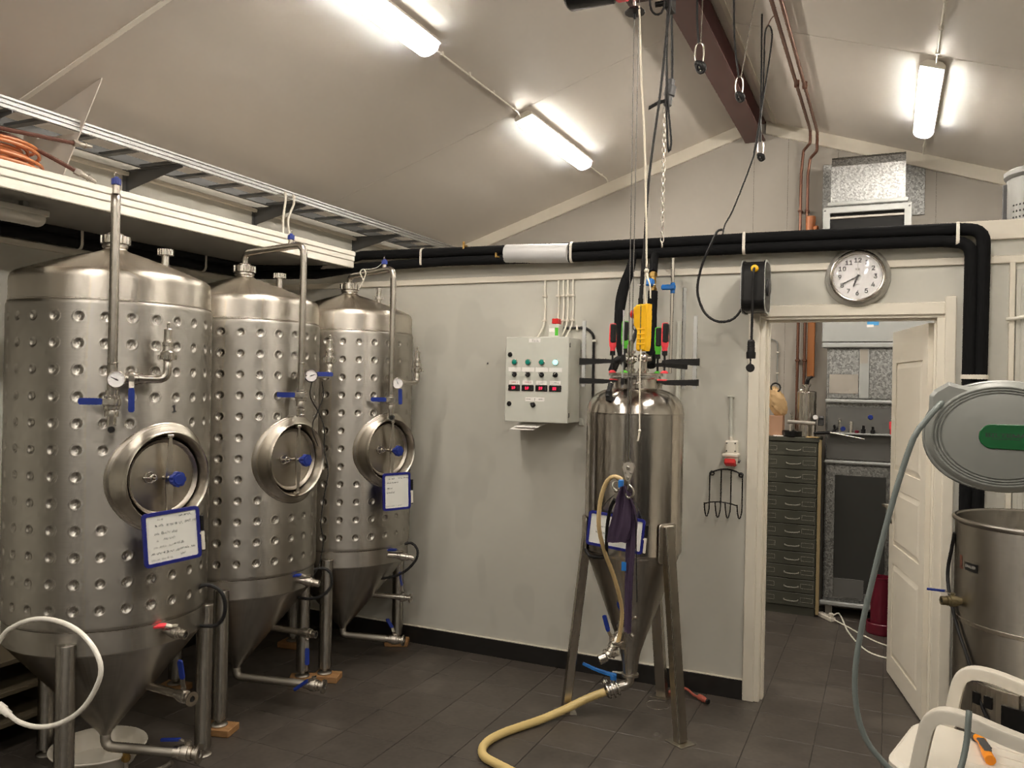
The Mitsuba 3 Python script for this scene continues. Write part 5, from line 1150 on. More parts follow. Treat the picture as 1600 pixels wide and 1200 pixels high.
t = thing('gable_duct', 'galvanised duct with a dark grille high on the gable wall', 'duct')
DY = 6.55
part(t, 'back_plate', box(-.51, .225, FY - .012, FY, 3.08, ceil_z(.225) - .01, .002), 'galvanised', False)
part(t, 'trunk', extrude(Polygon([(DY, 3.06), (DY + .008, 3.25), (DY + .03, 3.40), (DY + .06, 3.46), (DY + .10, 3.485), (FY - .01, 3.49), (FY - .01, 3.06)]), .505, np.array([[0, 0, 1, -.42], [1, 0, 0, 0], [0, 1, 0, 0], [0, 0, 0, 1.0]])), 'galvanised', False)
part(t, 'lip', box(-.44, .105, DY - .03, DY + .01, 3.095, 3.125, .006), 'panel_grey', False)
part(t, 'frame', cat([box(-.47, .128, DY - .03, DY, 3.04, 3.085, .003), box(-.47, -.42, DY - .03, DY, 2.60, 3.085, .003), box(.080, .128, DY - .03, DY, 2.60, 3.085, .003)]), 'panel_grey', False)
part(t, 'opening', box(-.42, .08, DY + .0, FY - .02, 2.60, 3.06), 'dark_hole', False)
part(t, 'grille_bar', box(-.42, .08, DY - .01, DY + .005, 3.00, 3.018, .003), 'plate_beige', False)
part(t, 'screw', cat([cyl((x, DY - .03, 3.06), (x, DY - .034, 3.06), .006) for x in (-.455, .112)]), 'dark_plastic')
t = thing('perforated_diffuser', 'rounded grey perforated air diffuser at the right edge above the partition', 'air diffuser')
DX = .60
part(t, 'drum', spun([(.16, 0), (.20, .0), (.20, 0), (.20, .34), (.205, .345), (.215, .36), (.215, .385), (.20, .395), (0, .395)], (DX + .205, 5.55, 2.62), (0, 0, 1), 48), 'diffuser_grey', 30)
hl = []
for k in range(24):
    for j in range(5):
        a = math.radians(185 + k * 6.5 + 25); c_ = np.array((DX + .205 + .200 * math.cos(a), 5.55 + .200 * math.sin(a), 2.66 + .035 * j)); hl.append(tf(lathe([(0, .0012), (.0055, .0012)], 8), frame(c_, (math.cos(a), math.sin(a), 0))))
part(t, 'perforations', cat(hl), 'dark_hole', False, kind='stuff')
part(t, 'hanger', box(DX - .015, DX + .01, 5.53, 5.55, 2.60, 2.94, .003), 'dark_plastic', False)
part(t, 'stand', box(DX + .05, DX + .36, 5.40, 5.70, 2.575, 2.625, .003), 'panel_grey', False)
for x in (DX + .07, DX + .34): part(t, 'post', box(x - .015, x + .015, 5.53, 5.57, 0.0, 2.58, .003), 'panel_grey', False)

# ---------------------------------------------------------------- filing cabinet and what stands on it
t = thing('drawer_cabinet', 'dark grey green cabinet of shallow drawers in the back room', 'cabinet')
CX0, CX1, CY = -1.06, -.476, 6.60
part(t, 'carcass', cat([box(CX0, CX1, CY + .02, 6.94, .06, 1.325, .002), box(CX0 + .01, CX1 - .01, CY + .02, 6.93, 0, .06)]), 'cabinet_green', False)
part(t, 'top', box(CX0 - .01, CX1 + .008, CY - .005, 6.95, 1.325, 1.36, .004), 'cabinet_green', False)
part(t, 'edge_strip', box(CX1 + .0, CX1 + .024, CY + .0, CY + .03, .02, 1.345, .002), 'cabinet_edge', False)
zs = [.066 + .1045 * k for k in range(13)]
for k in range(12):
    z0, z1 = zs[k] + .002, zs[k + 1] - .002
    dw = part(t, 'drawer', box(CX0 + .01, CX1 - .008, CY, CY + .025, z0, z1, .003), 'cabinet_green', False)
    zc = (z0 + z1) / 2
    for xc in (-.652,):
        part(dw, 'handle', tube([(xc - .052, CY, zc - .002), (xc - .050, CY - .016, zc - .005), (xc - .025, CY - .022, zc - .010), (xc + .025, CY - .022, zc - .010), (xc + .050, CY - .016, zc - .005), (xc + .052, CY, zc - .002)], .0055, 8, smooth=False), 'frame_dull')
    for xc in (-.540, -.80 - .02):
        o = sbox(xc - .046, zc - .017, xc + .046, zc + .020); part(dw, 'label_frame', extrude(o.difference(o.buffer(-.004, join_style=2)), .003, np.array([[1, 0, 0, 0], [0, 0, -1, CY], [0, 1, 0, 0], [0, 0, 0, 1.0]])), 'frame_dull', False)
t = thing('keg', 'steel keg with a black tap head standing on the drawer cabinet', 'keg')
m, uv = lathe_uv([(0, 1.36), (.068, 1.36), (.071, 1.365), (.071, 1.70), (.069, 1.708), (.055, 1.714), (0, 1.716)], 40, 60); part(t, 'body', tf(m, rotz(0, (-.575, 6.70, 0))), 'polished_steel', True, uv=uv)
part(t, 'coupler', cat([cyl((-.575, 6.68, 1.71), (-.575, 6.68, 1.765), .018), cyl((-.605, 6.66, 1.76), (-.575, 6.68, 1.735), .009), cyl((-.545, 6.66, 1.765), (-.575, 6.68, 1.735), .009), cyl((-.62, 6.68, 1.71), (-.60, 6.68, 1.722), .016)]), 'chrome')
part(t, 'tap_handle', cat([cyl((-.575, 6.68, 1.765), (-.565, 6.67, 1.805), .014), tube([(-.565, 6.67, 1.80), (-.535, 6.66, 1.825)], .009, 8, smooth=False)]), 'black_plastic')
t = thing('paper_bag', 'crumpled brown paper bag standing on the cardboard box', 'bag')
rr = np.random.RandomState(3); m = trimesh.creation.icosphere(subdivisions=4, radius=1.0); V = m.vertices
f_ = 1 + .30 * (meshkit.fbm(V * 2.2 + 3, 3) - .5) + .20 * (np.abs(meshkit.noise(V * 4.5 + 9) - .5)) ; V = V * f_[:, None] * np.array((.072, .06, .118)); V[:, 0] -= .028 * np.clip(V[:, 2] / .118, -1, 1.2) + .0; V[:, 2] = np.maximum(V[:, 2], -.105)
m.vertices = V + np.array((-.800, 6.72, 1.622)); part(t, 'sack', m, 'paper_bag', 25)
t2 = single('cardboard_box', box(-.885, -.745, 6.655, 6.80, 1.36, 1.515, .002), 'cardboard', 'small brown cardboard box under the paper bag', 'box', smooth=False)
single('black_ring', torus((-.805, 6.69, 1.735), (.2, -1, .2), .035, .006), 'black_metal', 'dark ring round the mouth of the paper bag', 'ring')
t = thing('black_pan', 'shallow black pan on the drawer cabinet in front of the keg', 'pan')
part(t, 'pan', spun([(0, .0), (.062, 0), (.070, .004), (.073, .042), (.070, .044), (.066, .010), (0, .008)], (-.672, 6.655, 1.36), (0, 0, 1), 36), 'black_plastic', 40)
part(t, 'spoon', tube([(-.655, 6.665, 1.375), (-.66, 6.66, 1.45), (-.675, 6.66, 1.51), (-.685, 6.66, 1.545)], .006, 8), 'chrome')
t = thing('regulator', 'grey bar with a small round gauge behind the black pan', 'regulator')
part(t, 'bar', cat([cyl((-.70, 6.61, 1.475), (-.50, 6.61, 1.468), .014), cyl((-.68, 6.61, 1.36), (-.68, 6.61, 1.48), .008), cyl((-.515, 6.61, 1.36), (-.515, 6.61, 1.475), .008)]), 'plate_beige')
part(t, 'gauge', spun([(0, 0), (.017, 0), (.018, .003), (.018, .014), (.016, .016), (0, .015)], (-.502, 6.62, 1.515), (0, -1, 0), 20), 'clock_face', 30)
part(t, 'body', cat([cyl((-.502, 6.625, 1.46), (-.502, 6.625, 1.515), .007), box(-.485, -.445, 6.63, 6.67, 1.45, 1.50, .006), cyl((-.48, 6.64, 1.51), (-.445, 6.64, 1.51), .016)]), 'dark_plastic', 30)
for x, w_, a, m_, lab in ((-.80, .075, 8, 'paper', 'sheet of white paper on the drawer cabinet by the cardboard box'), (-.55, .09, -6, 'hose_tan', 'tan sheet lying on the drawer cabinet by the keg')):
    single('paper_sheet', tf(box(-w_ / 2, w_ / 2, -.03, .03, 1.36, 1.366), rotz(a, (x + .03, 6.622, 0))), m_, lab, 'paper', smooth=False)
t = thing('feeder_bucket', 'dark red plastic feeder with a round tray on the floor of the back room', 'feeder')
fx, fy = -.015, 6.42
part(t, 'tray', spun([(0, .0), (.098, 0), (.104, .01), (.104, .075), (.099, .08), (.094, .075), (.092, .02), (0, .015)], (fx, fy, 0), (0, 0, 1), 40), 'red_plastic', 40)
part(t, 'hopper', spun([(.062, .02), (.066, .08), (.070, .385), (.073, .39), (.073, .40), (.066, .40), (.064, .10), (0, .09)], (fx - .01, fy, 0), (0, 0, 1), 36), 'red_plastic', 40)
t = thing('power_strip', 'white power strip lying on the floor by the drawer cabinet', 'power strip')
M = rotz(-53, (-.395, 6.60, 0))
part(t, 'body', tf(box(-.085, .085, -.024, .024, 0, .034, .006), M), 'white_plastic', 30)
for x in (-.055, -.018, .020): part(t, 'socket', tf(cyl((x, 0, .034), (x, 0, .0352), .017, 20), M), 'plate_beige')
part(t, 'plug', tf(box(.045, .075, -.016, .016, .034, .062, .006), M), 'white_plastic', 30)
single('floor_cord', tube([(-.345, 6.535, .05), (-.31, 6.60, .055), (-.28, 6.58, .012), (-.24, 6.35, .006), (-.16, 6.05, .006), (-.06, 5.85, .006), (.10, 5.80, .006), (.30, 5.85, .006)], .0055, 8), 'cable_white', 'white cord on the back room floor, the nearer of two', 'cord')
single('floor_cord', tube([(-.335, 6.53, .02), (-.25, 6.45, .006), (-.10, 6.22, .006), (.04, 6.08, .006), (.30, 6.0, .006)], .0055, 8), 'cable_white', 'white cord on the back room floor, the farther of two', 'cord')

# ---------------------------------------------------------------- control cabinet
t = thing('control_cabinet', 'grey wall mounted control cabinet with red displays and green lamps', 'control cabinet')
BX0, BX1, BZ0, BZ1, BFY = -2.094, -1.690, 1.500, 2.000, 4.45
part(t, 'body', box(BX0 + .004, BX1 - .002, BFY + .018, WY - .012, BZ0, BZ1, .003), 'paint_grey', False)
part(t, 'door', box(BX0, BX1, BFY, BFY + .016, BZ0 - .003, BZ1 + .003, .004), 'paint_grey', False)
for x, z in ((BX1 - .002, 1.955), (BX1 - .002, 1.545)): part(t, 'hinge', box(x, x + .004, BFY + .012, BFY + .024, z - .014, z + .014, .001), 'dark_plastic', False)
for x in (BX0 + .03, BX1 + .012):
    for z in (1.955, 1.50): part(t, 'mounting_tab', cat([box(x - .016, x + .016, WY - .012, WY, z - .02, z + .025, .003), cyl((x, WY - .012, z + .002), (x, WY - .017, z + .002), .006)]), 'paint_grey', 30)
for z in (1.898, 1.604): part(t, 'lock', cat([cyl((-2.064, BFY, z), (-2.064, BFY - .006, z), .0145), cyl((-2.064, BFY - .006, z), (-2.064, BFY - .009, z), .009)]), 'black_plastic')
part(t, 'label_plate', box(-1.943, -1.868, BFY - .0012, BFY, 1.971, 1.993), 'paper', False)
part(t, 'label_text', cat([box(-1.925, -1.885, BFY - .0016, BFY - .0011, 1.9835, 1.9865), box(-1.930, -1.882, BFY - .0016, BFY - .0011, 1.976, 1.979)]), 'ink_grey', False, kind='stuff')
scene['mat_lamp_lit'] = {'type': 'diffuse', 'reflectance': rgb((.1, .6, .5))}
scene['mat_led'] = {'type': 'diffuse', 'reflectance': rgb((.5, .02, .02))}
XS = (-2.033, -1.945, -1.857, -1.770)
for k, x in enumerate(XS):
    i_ = part(t, 'indicator', spun([(0, 0), (.0185, 0), (.0185, .005), (.016, .007)], (x, BFY, 1.853), (0, -1, 0), 24), 'chrome', 30)
    dome = spun([(.0155, .005), (.0155, .010), (.012, .0145), (0, .0165)], (x, BFY, 1.853), (0, -1, 0), 24)
    if k == 3: part(i_, 'lens', dome, 'lamp_lit', 40, label='lit pale green lens', emitter={'type': 'area', 'radiance': rgb((.35, 1.0, .78))})
    else: part(i_, 'lens', dome, 'teal', 40)
    part(t, 'label_plate', box(x - .040, x + .040, BFY - .0012, BFY, 1.797, 1.822), 'paper', False)
    sw = part(t, 'selector_switch', cat([cyl((x, BFY, 1.780), (x, BFY - .008, 1.780), .0155), cyl((x, BFY - .008, 1.780), (x, BFY - .018, 1.780), .0115)]), 'black_plastic')
    a = 40 if k == 3 else -32
    part(sw, 'pointer', tf(box(-.0045, .0045, -.026, -.014, -.012, .015, .002), np.array([[math.cos(math.radians(a)), 0, math.sin(math.radians(a)), x], [0, 1, 0, BFY], [-math.sin(math.radians(a)), 0, math.cos(math.radians(a)), 1.780], [0, 0, 0, 1.0]])), 'black_plastic', False)
    part(sw, 'mark', tf(box(-.0014, .0014, -.0268, -.0255, .003, .014), np.array([[math.cos(math.radians(a)), 0, math.sin(math.radians(a)), x], [0, 1, 0, BFY], [-math.sin(math.radians(a)), 0, math.cos(math.radians(a)), 1.780], [0, 0, 0, 1.0]])), 'paper', False)
    part(t, 'label_plate', box(x - .034, x + .034, BFY - .0012, BFY, 1.722, 1.744), 'paper', False)
    part(t, 'label_text', wtext('TANK %d' % (k + 1), .009, (x, BFY - .0012, 1.733), (1, 0, 0), (0, -1, 0), .0004, False), 'ink_red' if k < 2 else 'ink_grey', False, label='label reading TANK %d' % (k + 1))
    ds = part(t, 'display', box(x - .038, x + .038, BFY - .006, BFY, 1.682, 1.718, .002), 'black_plastic', False)
    part(ds, 'digits', wtext(('19', '19', '19', '22')[k], .0145, (x - .004, BFY - .0062, 1.700), (1, 0, 0), (0, -1, 0), .0005, True), 'led', False, label='red digits', emitter={'type': 'area', 'radiance': rgb((2.6, .03, .12))})
    part(ds, 'keys', cat([box(x + .023 + .006 * (j % 2), x + .027 + .006 * (j % 2), BFY - .0068, BFY - .0058, 1.690 + .009 * (j // 2), 1.695 + .009 * (j // 2)) for j in range(6)]), 'dark_plastic', False)
part(t, 'label_plate', box(-1.960, -1.838, BFY - .0012, BFY, 1.622, 1.646), 'paper', False)
part(t, 'label_text', cat([box(-1.955, -1.925, BFY - .0016, BFY - .0011, 1.632, 1.636), box(-1.900, -1.896, BFY - .0016, BFY - .0011, 1.626, 1.642), box(-1.873, -1.845, BFY - .0016, BFY - .0011, 1.632, 1.636)]), 'ink_grey', False, kind='stuff')
sw = part(t, 'selector_switch', cat([cyl((-1.908, BFY, 1.601), (-1.908, BFY - .008, 1.601), .0155), cyl((-1.908, BFY - .008, 1.601), (-1.908, BFY - .018, 1.601), .0115)]), 'black_plastic')
part(sw, 'pointer', tf(box(-.0045, .0045, -.026, -.014, -.012, .015, .002), np.array([[.85, 0, -.53, -1.908], [0, 1, 0, BFY], [.53, 0, .85, 1.601], [0, 0, 0, 1.0]])), 'black_plastic', False)
t = thing('folded_paper', 'folded white papers sticking out under the control cabinet', 'paper')
part(t, 'sheet', slab([(-1.95, 4.62, 1.492), (-1.945, 4.50, 1.482), (-1.95, 4.44, 1.467)], (1, 0, 0), .155, .002), 'paper', False)
part(t, 'sheet', slab([(-1.955, 4.62, 1.488), (-1.965, 4.50, 1.470), (-1.975, 4.435, 1.452)], (1, .05, 0), .150, .002), 'paper', False)
t = thing('isolator_switch', 'small grey switch box with a red cap on top of the control cabinet', 'switch')
part(t, 'box', box(-1.872, -1.806, 4.575, WY, 2.005, 2.088, .004), 'paint_grey', 30)
part(t, 'cap', box(-1.855, -1.815, 4.585, 4.64, 2.090, 2.122, .004), 'red', 30)
part(t, 'label', cat([box(-1.866, -1.832, 4.5735, 4.5755, 2.040, 2.062)]), 'paper', False)
part(t, 'green_label', cat([box(-1.828, -1.808, 4.5735, 4.5755, 2.018, 2.066)]), 'green', False)
for k, (x0, x1) in enumerate(((-1.933, -1.928), (-1.844, -1.822), (-1.811, -1.806), (-1.782, -1.792), (-1.749, -1.760))):
    t = thing('white_cable', ('white cable into the control cabinet, alone left of the red capped switch', 'white cable into the control cabinet, first of four close together', 'white cable into the control cabinet, second of four close together', 'white cable into the control cabinet, third of four close together', 'white cable into the control cabinet, last of four, farthest from the switch')[k], 'cable')
    part(t, 'cable', tube([(x0, WY - .01, 2.362), (x0, WY - .01, 2.30), (x0 + .004, WY - .009, 2.22), (x0, WY - .009, 2.11), (x0 - .01, WY - .02, 2.06), (x0 - .035, WY - .04, 2.00)], .0065, 8), 'cable_white')
    for z in (2.265, 2.115): part(t, 'clip', box(x0 - .013, x0 + .013, WY - .020, WY, z - .006, z + .006, .002), 'white_plastic', False)
t = thing('black_cable', 'black cable from the control cabinet bending down the wall behind the small tank', 'cable')
part(t, 'cable', tube(bend([(-1.80, WY - .012, 2.068), (-1.66, WY - .012, 2.068), (-1.61, WY - .012, 2.03), (-1.607, WY - .012, 1.5), (-1.603, WY - .012, .93)], .06), .008, 8, smooth=False), 'rubber')
for p in ((-1.715, 2.068), ): part(t, 'clip', box(p[0] - .007, p[0] + .007, WY - .022, WY, p[1] - .014, p[1] + .014, .002), 'white_plastic', False)
for z in (1.99, 1.55, 1.28, 1.04): part(t, 'clip', box(-1.617, -1.593, WY - .022, WY, z - .007, z + .007, .002), 'white_plastic', False)
single('wall_screw', cyl((-2.32, WY, 1.85), (-2.32, WY - .004, 1.85), .006), 'dark_plastic', 'small dark screw in the wall left of the control cabinet', 'screw')

# ---------------------------------------------------------------- clock, cable reel, socket, wire rack
t = thing('wall_clock', 'round silver wall clock above the doorway', 'clock')
cc = np.array((-.158, WY - .002, 2.318)); CD = (0, -1, 0)
part(t, 'case', spun([(0, 0), (.158, 0), (.160, .006), (.157, .022), (.146, .040), (.136, .048)], cc, CD, 72), 'silver_paint', 40)
part(t, 'bezel', spun([(.137, .046), (.135, .054), (.128, .058), (.122, .055), (.119, .045), (.117, .030)], cc, CD, 72), 'chrome', 40)
part(t, 'face', spun([(0, .030), (.1175, .030)], cc, CD, 60), 'clock_face', False)
for k in range(12):
    a = math.radians(90 - 30 * (k + 1)); q = cc + [.086 * math.cos(a), -.0302, .086 * math.sin(a)]
    part(t, 'numeral', wtext(str(k + 1), .0225, q, (1, 0, 0), CD, .0006, True), 'ink', False, label='numeral %d' % (k + 1))
    q = cc + [.106 * math.cos(a), -.0305, .106 * math.sin(a)]; part(t, 'dot', spun([(0, .0008), (.0018, .0008), (.0018, 0)], q, CD, 8), 'ink_grey', False)
def hand(deg, L, w, back, off, m_):
    a = math.radians(deg); dv = np.array((math.sin(a), 0, math.cos(a))); o = cc + [0, -off, 0]
    return slab([o - dv * back, o, o + dv * L * .9, o + dv * L], np.cross((0, 1, 0), dv), w, .001, [1, 1.3, 1, .4])
part(t, 'hour_hand', hand(201, .055, .007, .012, .033, 0), 'ink', False)
part(t, 'minute_hand', hand(243, .082, .0045, .014, .0345, 0), 'ink', False)
part(t, 'second_hand', hand(0, .078, .0016, .02, .036, 0), 'ink_grey', False)
part(t, 'hub', cyl(cc + [0, -.030, 0], cc + [0, -.038, 0], .005), 'ink')
part(t, 'emblem', cat([box(cc[0] - .011, cc[0] - .003, cc[1] - .0312, cc[1] - .030, cc[2] + .034, cc[2] + .044), box(cc[0] + .002, cc[0] + .010, cc[1] - .0312, cc[1] - .030, cc[2] + .034, cc[2] + .044), box(cc[0] - .012, cc[0] + .012, cc[1] - .0312, cc[1] - .030, cc[2] - .041, cc[2] - .039)]), 'ink_grey', False)
part(t, 'glass', spun([(0, .051), (.06, .050), (.10, .047), (.119, .043)], cc, CD, 60), 'glass', True)

t = thing('cable_reel', 'black cable reel mounted edge on at the upper left corner of the doorway', 'cable reel')
rx, rz = -.655, 2.262; ry = 4.52
prof = rrect(.235, .270, .075)
Mr = np.array([[0, 0, 1, rx - .052], [1, 0, 0, ry], [0, 1, 0, rz], [0, 0, 0, 1.0]])
part(t, 'drum', extrude(rrect(.215, .265, .06), .104, Mr), 'black_plastic', 30)
for x0 in (rx - .060, rx + .050): part(t, 'side_plate', extrude(rrect(.232, .278, .07), .010, np.array([[0, 0, 1, x0], [1, 0, 0, ry], [0, 1, 0, rz], [0, 0, 0, 1.0]])), 'black_plastic', 30)
for x0 in (rx - .0615, rx + .0585): part(t, 'edge_ring', extrude(rrect(.236, .282, .07).difference(rrect(.214, .260, .062)), .003, np.array([[0, 0, 1, x0], [1, 0, 0, ry], [0, 1, 0, rz], [0, 0, 0, 1.0]])), 'panel_grey', 30)
part(t, 'hub', cyl((rx - .074, ry, rz), (rx + .074, ry, rz), .045, 28), 'dark_plastic')
part(t, 'bracket', box(rx - .03, rx + .03, ry + .10, WY, rz - .06, rz + .06, .004), 'black_metal', 30)
part(t, 'outlet', cat([spun([(0, 0), (.017, 0), (.020, .006), (.016, .016), (.007, .020), (0, .020)], (rx + .008, ry - .108, rz + .088), (0, -1, 0), 24)]), 'yellow', 30)
part(t, 'lead', tube([(rx + .008, ry - .125, rz + .088), (rx + .006, ry - .136, rz + .06), (rx + .003, ry - .130, rz - .10), (rx + .001, ry - .12, rz - .20), (rx - .001, ry - .115, rz - .30)], .0065, 10), 'rubber')
pl = np.array((rx - .002, ry - .115, rz - .285))
part(t, 'plug', cat([spun([(0, 0), (.014, 0), (.018, -.01), (.020, -.062), (.024, -.064), (.024, -.098), (0, -.098)], pl, (0, 0, 1), 20)] + [torus(pl - [0, 0, .014 + .010 * k], (0, 0, 1), .0185, .002, 16, 6) for k in range(5)]), 'black_plastic', 30)
part(t, 'plug_cap', cat([cyl(pl - [0, .012, .098], pl - [0, .012, .125], .004), cyl(pl - [0, .008, .147], pl - [0, .020, .147], .022, 20)]), 'black_plastic')
single('reel_cable', tube([(-.842, WY - .14, 2.585), (-.862, WY - .16, 2.575), (-.885, WY - .17, 2.52), (-.935, WY - .165, 2.41), (-.962, WY - .16, 2.30), (-.960, WY - .155, 2.22), (-.925, WY - .15, 2.135), (-.87, WY - .15, 2.090), (-.815, WY - .15, 2.082), (-.765, WY - .15, 2.10), (-.730, WY - .15, 2.145), (-.712, WY - .15, 2.19)], .0068, 10), 'rubber', 'black cable hanging in a loop from the black pipes to the cable reel', 'cable')
t = thing('power_socket', 'white wall socket with a red flap above the wire rack', 'socket')
part(t, 'housing', cat([chamfered(rrect(.064, .075, .008), .055, .008, frame((-.785, WY, 1.395), CD, (1, 0, 0))), box(-.828, -.742, 4.575, WY, 1.345, 1.362, .004), cyl((-.79, WY - .022, 1.43), (-.79, WY - .022, 1.452), .011)]), 'white_plastic', 30)
part(t, 'outlet', tf(spun([(0, 0), (.034, 0), (.036, .055), (.030, .058), (0, .058)], (-.783, 4.63, 1.352), (0, -.45, -1), 24), np.eye(4)), 'white_plastic', 30)
part(t, 'flap', tf(box(-.030, .030, -.008, .040, .030, .062, .006), frame((-.783, 4.618, 1.350), (0, -.45, -1), (1, 0, 0))), 'red', 30)
part(t, 'latch', cyl((-.742, 4.60, 1.325), (-.732, 4.60, 1.320), .010), 'dark_plastic')
part(t, 'screw', cat([cyl((x, 4.612, z), (x, 4.607, z), .004) for x, z in ((-.808, 1.375), (-.762, 1.375), (-.808, 1.418), (-.762, 1.418))]), 'dark_plastic')
part(t, 'conduit', cat([cyl((-.793, WY - .012, 1.45), (-.797, WY - .012, 1.675), .0085), box(-.815, -.779, WY - .024, WY, 1.672, 1.680, .002)]), 'plate_beige' if False else 'paint_grey')
t = thing('wire_rack', 'black wire hook rack on the wall left of the doorway', 'wire rack')
def arcp(z, y, x0, x1, sag, n=9): return [(x0 + (x1 - x0) * u, y, z + sag * (1 - (2 * u - 1) ** 2)) for u in np.linspace(0, 1, n)]
wy = 4.640
part(t, 'top_bow', tube(arcp(1.243, wy, -.903, -.723, .028), .0042, 8), 'black_metal')
part(t, 'front_bow', tube([(x, 4.60 - .03 * (1 - (2 * u - 1) ** 2), z) for u, (x, y, z) in zip(np.linspace(0, 1, 9), arcp(1.078, 0, -.918, -.745, .018))], .0035, 8), 'black_metal')
for x in (-.893, -.735): part(t, 'mount_eye', torus((x, wy + .012, 1.243), CD, .0105, .0042, 18, 8), 'black_metal')
for k, x in enumerate((-.903, -.840, -.786, -.724)):
    dy = -.0 if k in (0, 3) else -.01; xb = x - .020
    z1 = 1.243 if k in (0, 3) else 1.268
    part(t, 'hook', tube([(x, wy, z1), (x, wy, 1.10), (x - .001, wy + dy, 1.04), (x - .008, wy - .012 + dy, 1.006), (x - .014, wy - .026 + dy, 1.012), (xb + .001, 4.605 + dy, 1.05), (xb, 4.60 + dy * 2, 1.082 + (.012 if k in (1, 2) else 0))], .0035, 8), 'black_metal')
# small things on the floor
t = thing('glass_cylinder', 'clear glass jar standing on the floor by the right leg of the small tank', 'glass jar')
gx, gy = -1.005, 3.975
scene['mat_clear'] = {'type': 'thindielectric', 'int_ior': 1.42}
part(t, 'wall', spun([(.0, .0), (.050, .0), (.055, .004), (.0575, .155)], (gx, gy, .0006), (0, 0, 1), 40), 'clear', 40)
part(t, 'rim', torus((gx, gy, .156), (0, 0, 1), .0575, .0012, 40, 6), 'chrome')
part(t, 'base_bead', tf(ball((0, 0, 0), .014, 2, (1, 1, .6)), rotz(0, (gx, gy, .010))), 'clear')
t = thing('red_hose', 'thin red hose with a coupling lying on the floor left of the doorway', 'hose')
part(t, 'hose', tube([(-1.09, 4.55, .012), (-1.05, 4.60, .03), (-1.0, 4.60, .028), (-.95, 4.56, .016), (-.915, 4.54, .018)], .007, 8), 'red_hose')
part(t, 'coupling', cat([cyl((-.92, 4.545, .019), (-.885, 4.515, .019), .016), cyl((-.888, 4.518, .019), (-.868, 4.500, .019), .012)]), 'red_hose')
part(t, 'socket', cyl((-.866, 4.499, .019), (-.858, 4.492, .019), .014), 'black_plastic')
# ---------------------------------------------------------------- hose reel, kettle, chair at the right
t = thing('hose_reel', 'grey plastic hose reel with a green badge at the right edge', 'hose reel')
RO = np.array((.322, 2.93, 1.588)); RD = np.array((-.06, -1, .02)); RM = frame(RO, RD, np.cross((0, 0, 1), RD))
a = np.linspace(0, 2 * np.pi, 96, endpoint=False)
el = lambda w, h: Polygon(np.c_[w * np.sign(np.cos(a)) * np.abs(np.cos(a)) ** .92, h * np.sign(np.sin(a)) * np.abs(np.sin(a)) ** .92])
nose = Polygon([(-.205, .075), (-.204, .122), (-.190, .142), (-.150, .168), (-.122, .160), (-.08, .150), (-.02, .170), (-.05, .05), (-.20, .02)]).buffer(.006).buffer(-.012).buffer(.006)
shell = union_all([el(.224, .176), nose]).buffer(.004).buffer(-.004)
part(t, 'shell', tf(cat([extrude(shell, .09, np.array([[1, 0, 0, 0], [0, 1, 0, 0], [0, 0, 1, -.14], [0, 0, 0, 1.0]])), extrude(shell.buffer(-.006), .03, np.array([[1, 0, 0, 0], [0, 1, 0, 0], [0, 0, 1, -.05], [0, 0, 0, 1.0]])), chamfered(nose, .05, .012, np.array([[1, 0, 0, 0], [0, 1, 0, 0], [0, 0, 1, -.055], [0, 0, 0, 1.0]]))]), RM), 'reel_grey', 40)
S = np.diag([1, .79, 1, 1.0])
face = lathe([(.224, -.055), (.222, -.035), (.214, -.018), (.204, -.006), (.196, -.001), (.192, -.001), (.189, -.006), (.186, -.001), (.182, -.001), (.179, -.007), (.176, -.001), (.172, -.001), (.169, -.006), (.165, .0), (.12, .006), (.06, .010), (0, .011)], 96)
part(t, 'cover', tf(tf(face, S), RM), 'reel_grey', 25)
bad = union_all([Point(-.030, 0).buffer(.038), sbox(-.030, -.038, .045, .038).buffer(-.008).buffer(.008)]); bad = union_all([Point(-.022, 0).buffer(.0385), rrect(.10, .077, .010).buffer(0)]) if False else union_all([Point(-.026, 0).buffer(.0385, quad_segs=16), affinity.translate(rrect(.095, .077, .010), .030, 0)])
bg = part(t, 'badge', tf(chamfered(bad, .008, .002, np.array([[1, 0, 0, .0], [0, 1, 0, 0], [0, 0, 1, .008], [0, 0, 0, 1.0]])), RM), 'badge_green', 30)
part(bg, 'lettering', tf(tf(wtext('BILTEMA', .0115, (0, 0, 0), (1, 0, 0), (0, 0, 1), .0005, True), np.array([[1.55, 0, 0, .008], [0, 1, 0, .004], [0, 0, 1, .0161], [0, 0, 0, 1.0]])), RM), 'ink', False, label='dark lettering reading BILTEMA')
part(bg, 'underline', tf(box(-.030, .046, -.0085, -.0068, .0160, .0165), RM), 'ink', False)
part(t, 'back_shell', tf(tf(lathe([(0, -.24), (.14, -.23), (.19, -.20), (.213, -.15), (.22, -.12), (.222, -.05)], 96), S), RM), 'reel_grey', 40)
part(t, 'wall_arm', cat([box(.28, RX, 3.19, 3.23, 1.56, 1.62, .006), box(RX - .02, RX, 3.12, 3.30, 1.46, 1.72, .003), cyl((.31, 3.21, 1.42), (.31, 3.21, 1.76), .025)]), 'dull_steel', 30)
hp = [(.165, 2.97, 1.700), (.140, 2.93, 1.672), (.105, 2.905, 1.625), (.075, 2.90, 1.575), (.036, 2.90, 1.44), (.001, 2.90, 1.292), (-.034, 2.90, 1.123), (-.066, 2.90, .952), (-.083, 2.90, .80), (-.075, 2.90, .68), (-.045, 2.90, .59), (.0, 2.90, .535), (.06, 2.895, .485), (.13, 2.89, .455), (.19, 2.90, .47), (.225, 2.93, .54), (.243, 2.955, .62), (.248, 2.965, .69), (.250, 2.975, .712)]
t2 = thing('garden_hose', 'grey green hose hanging from the reel and looping over the chair arm', 'hose')
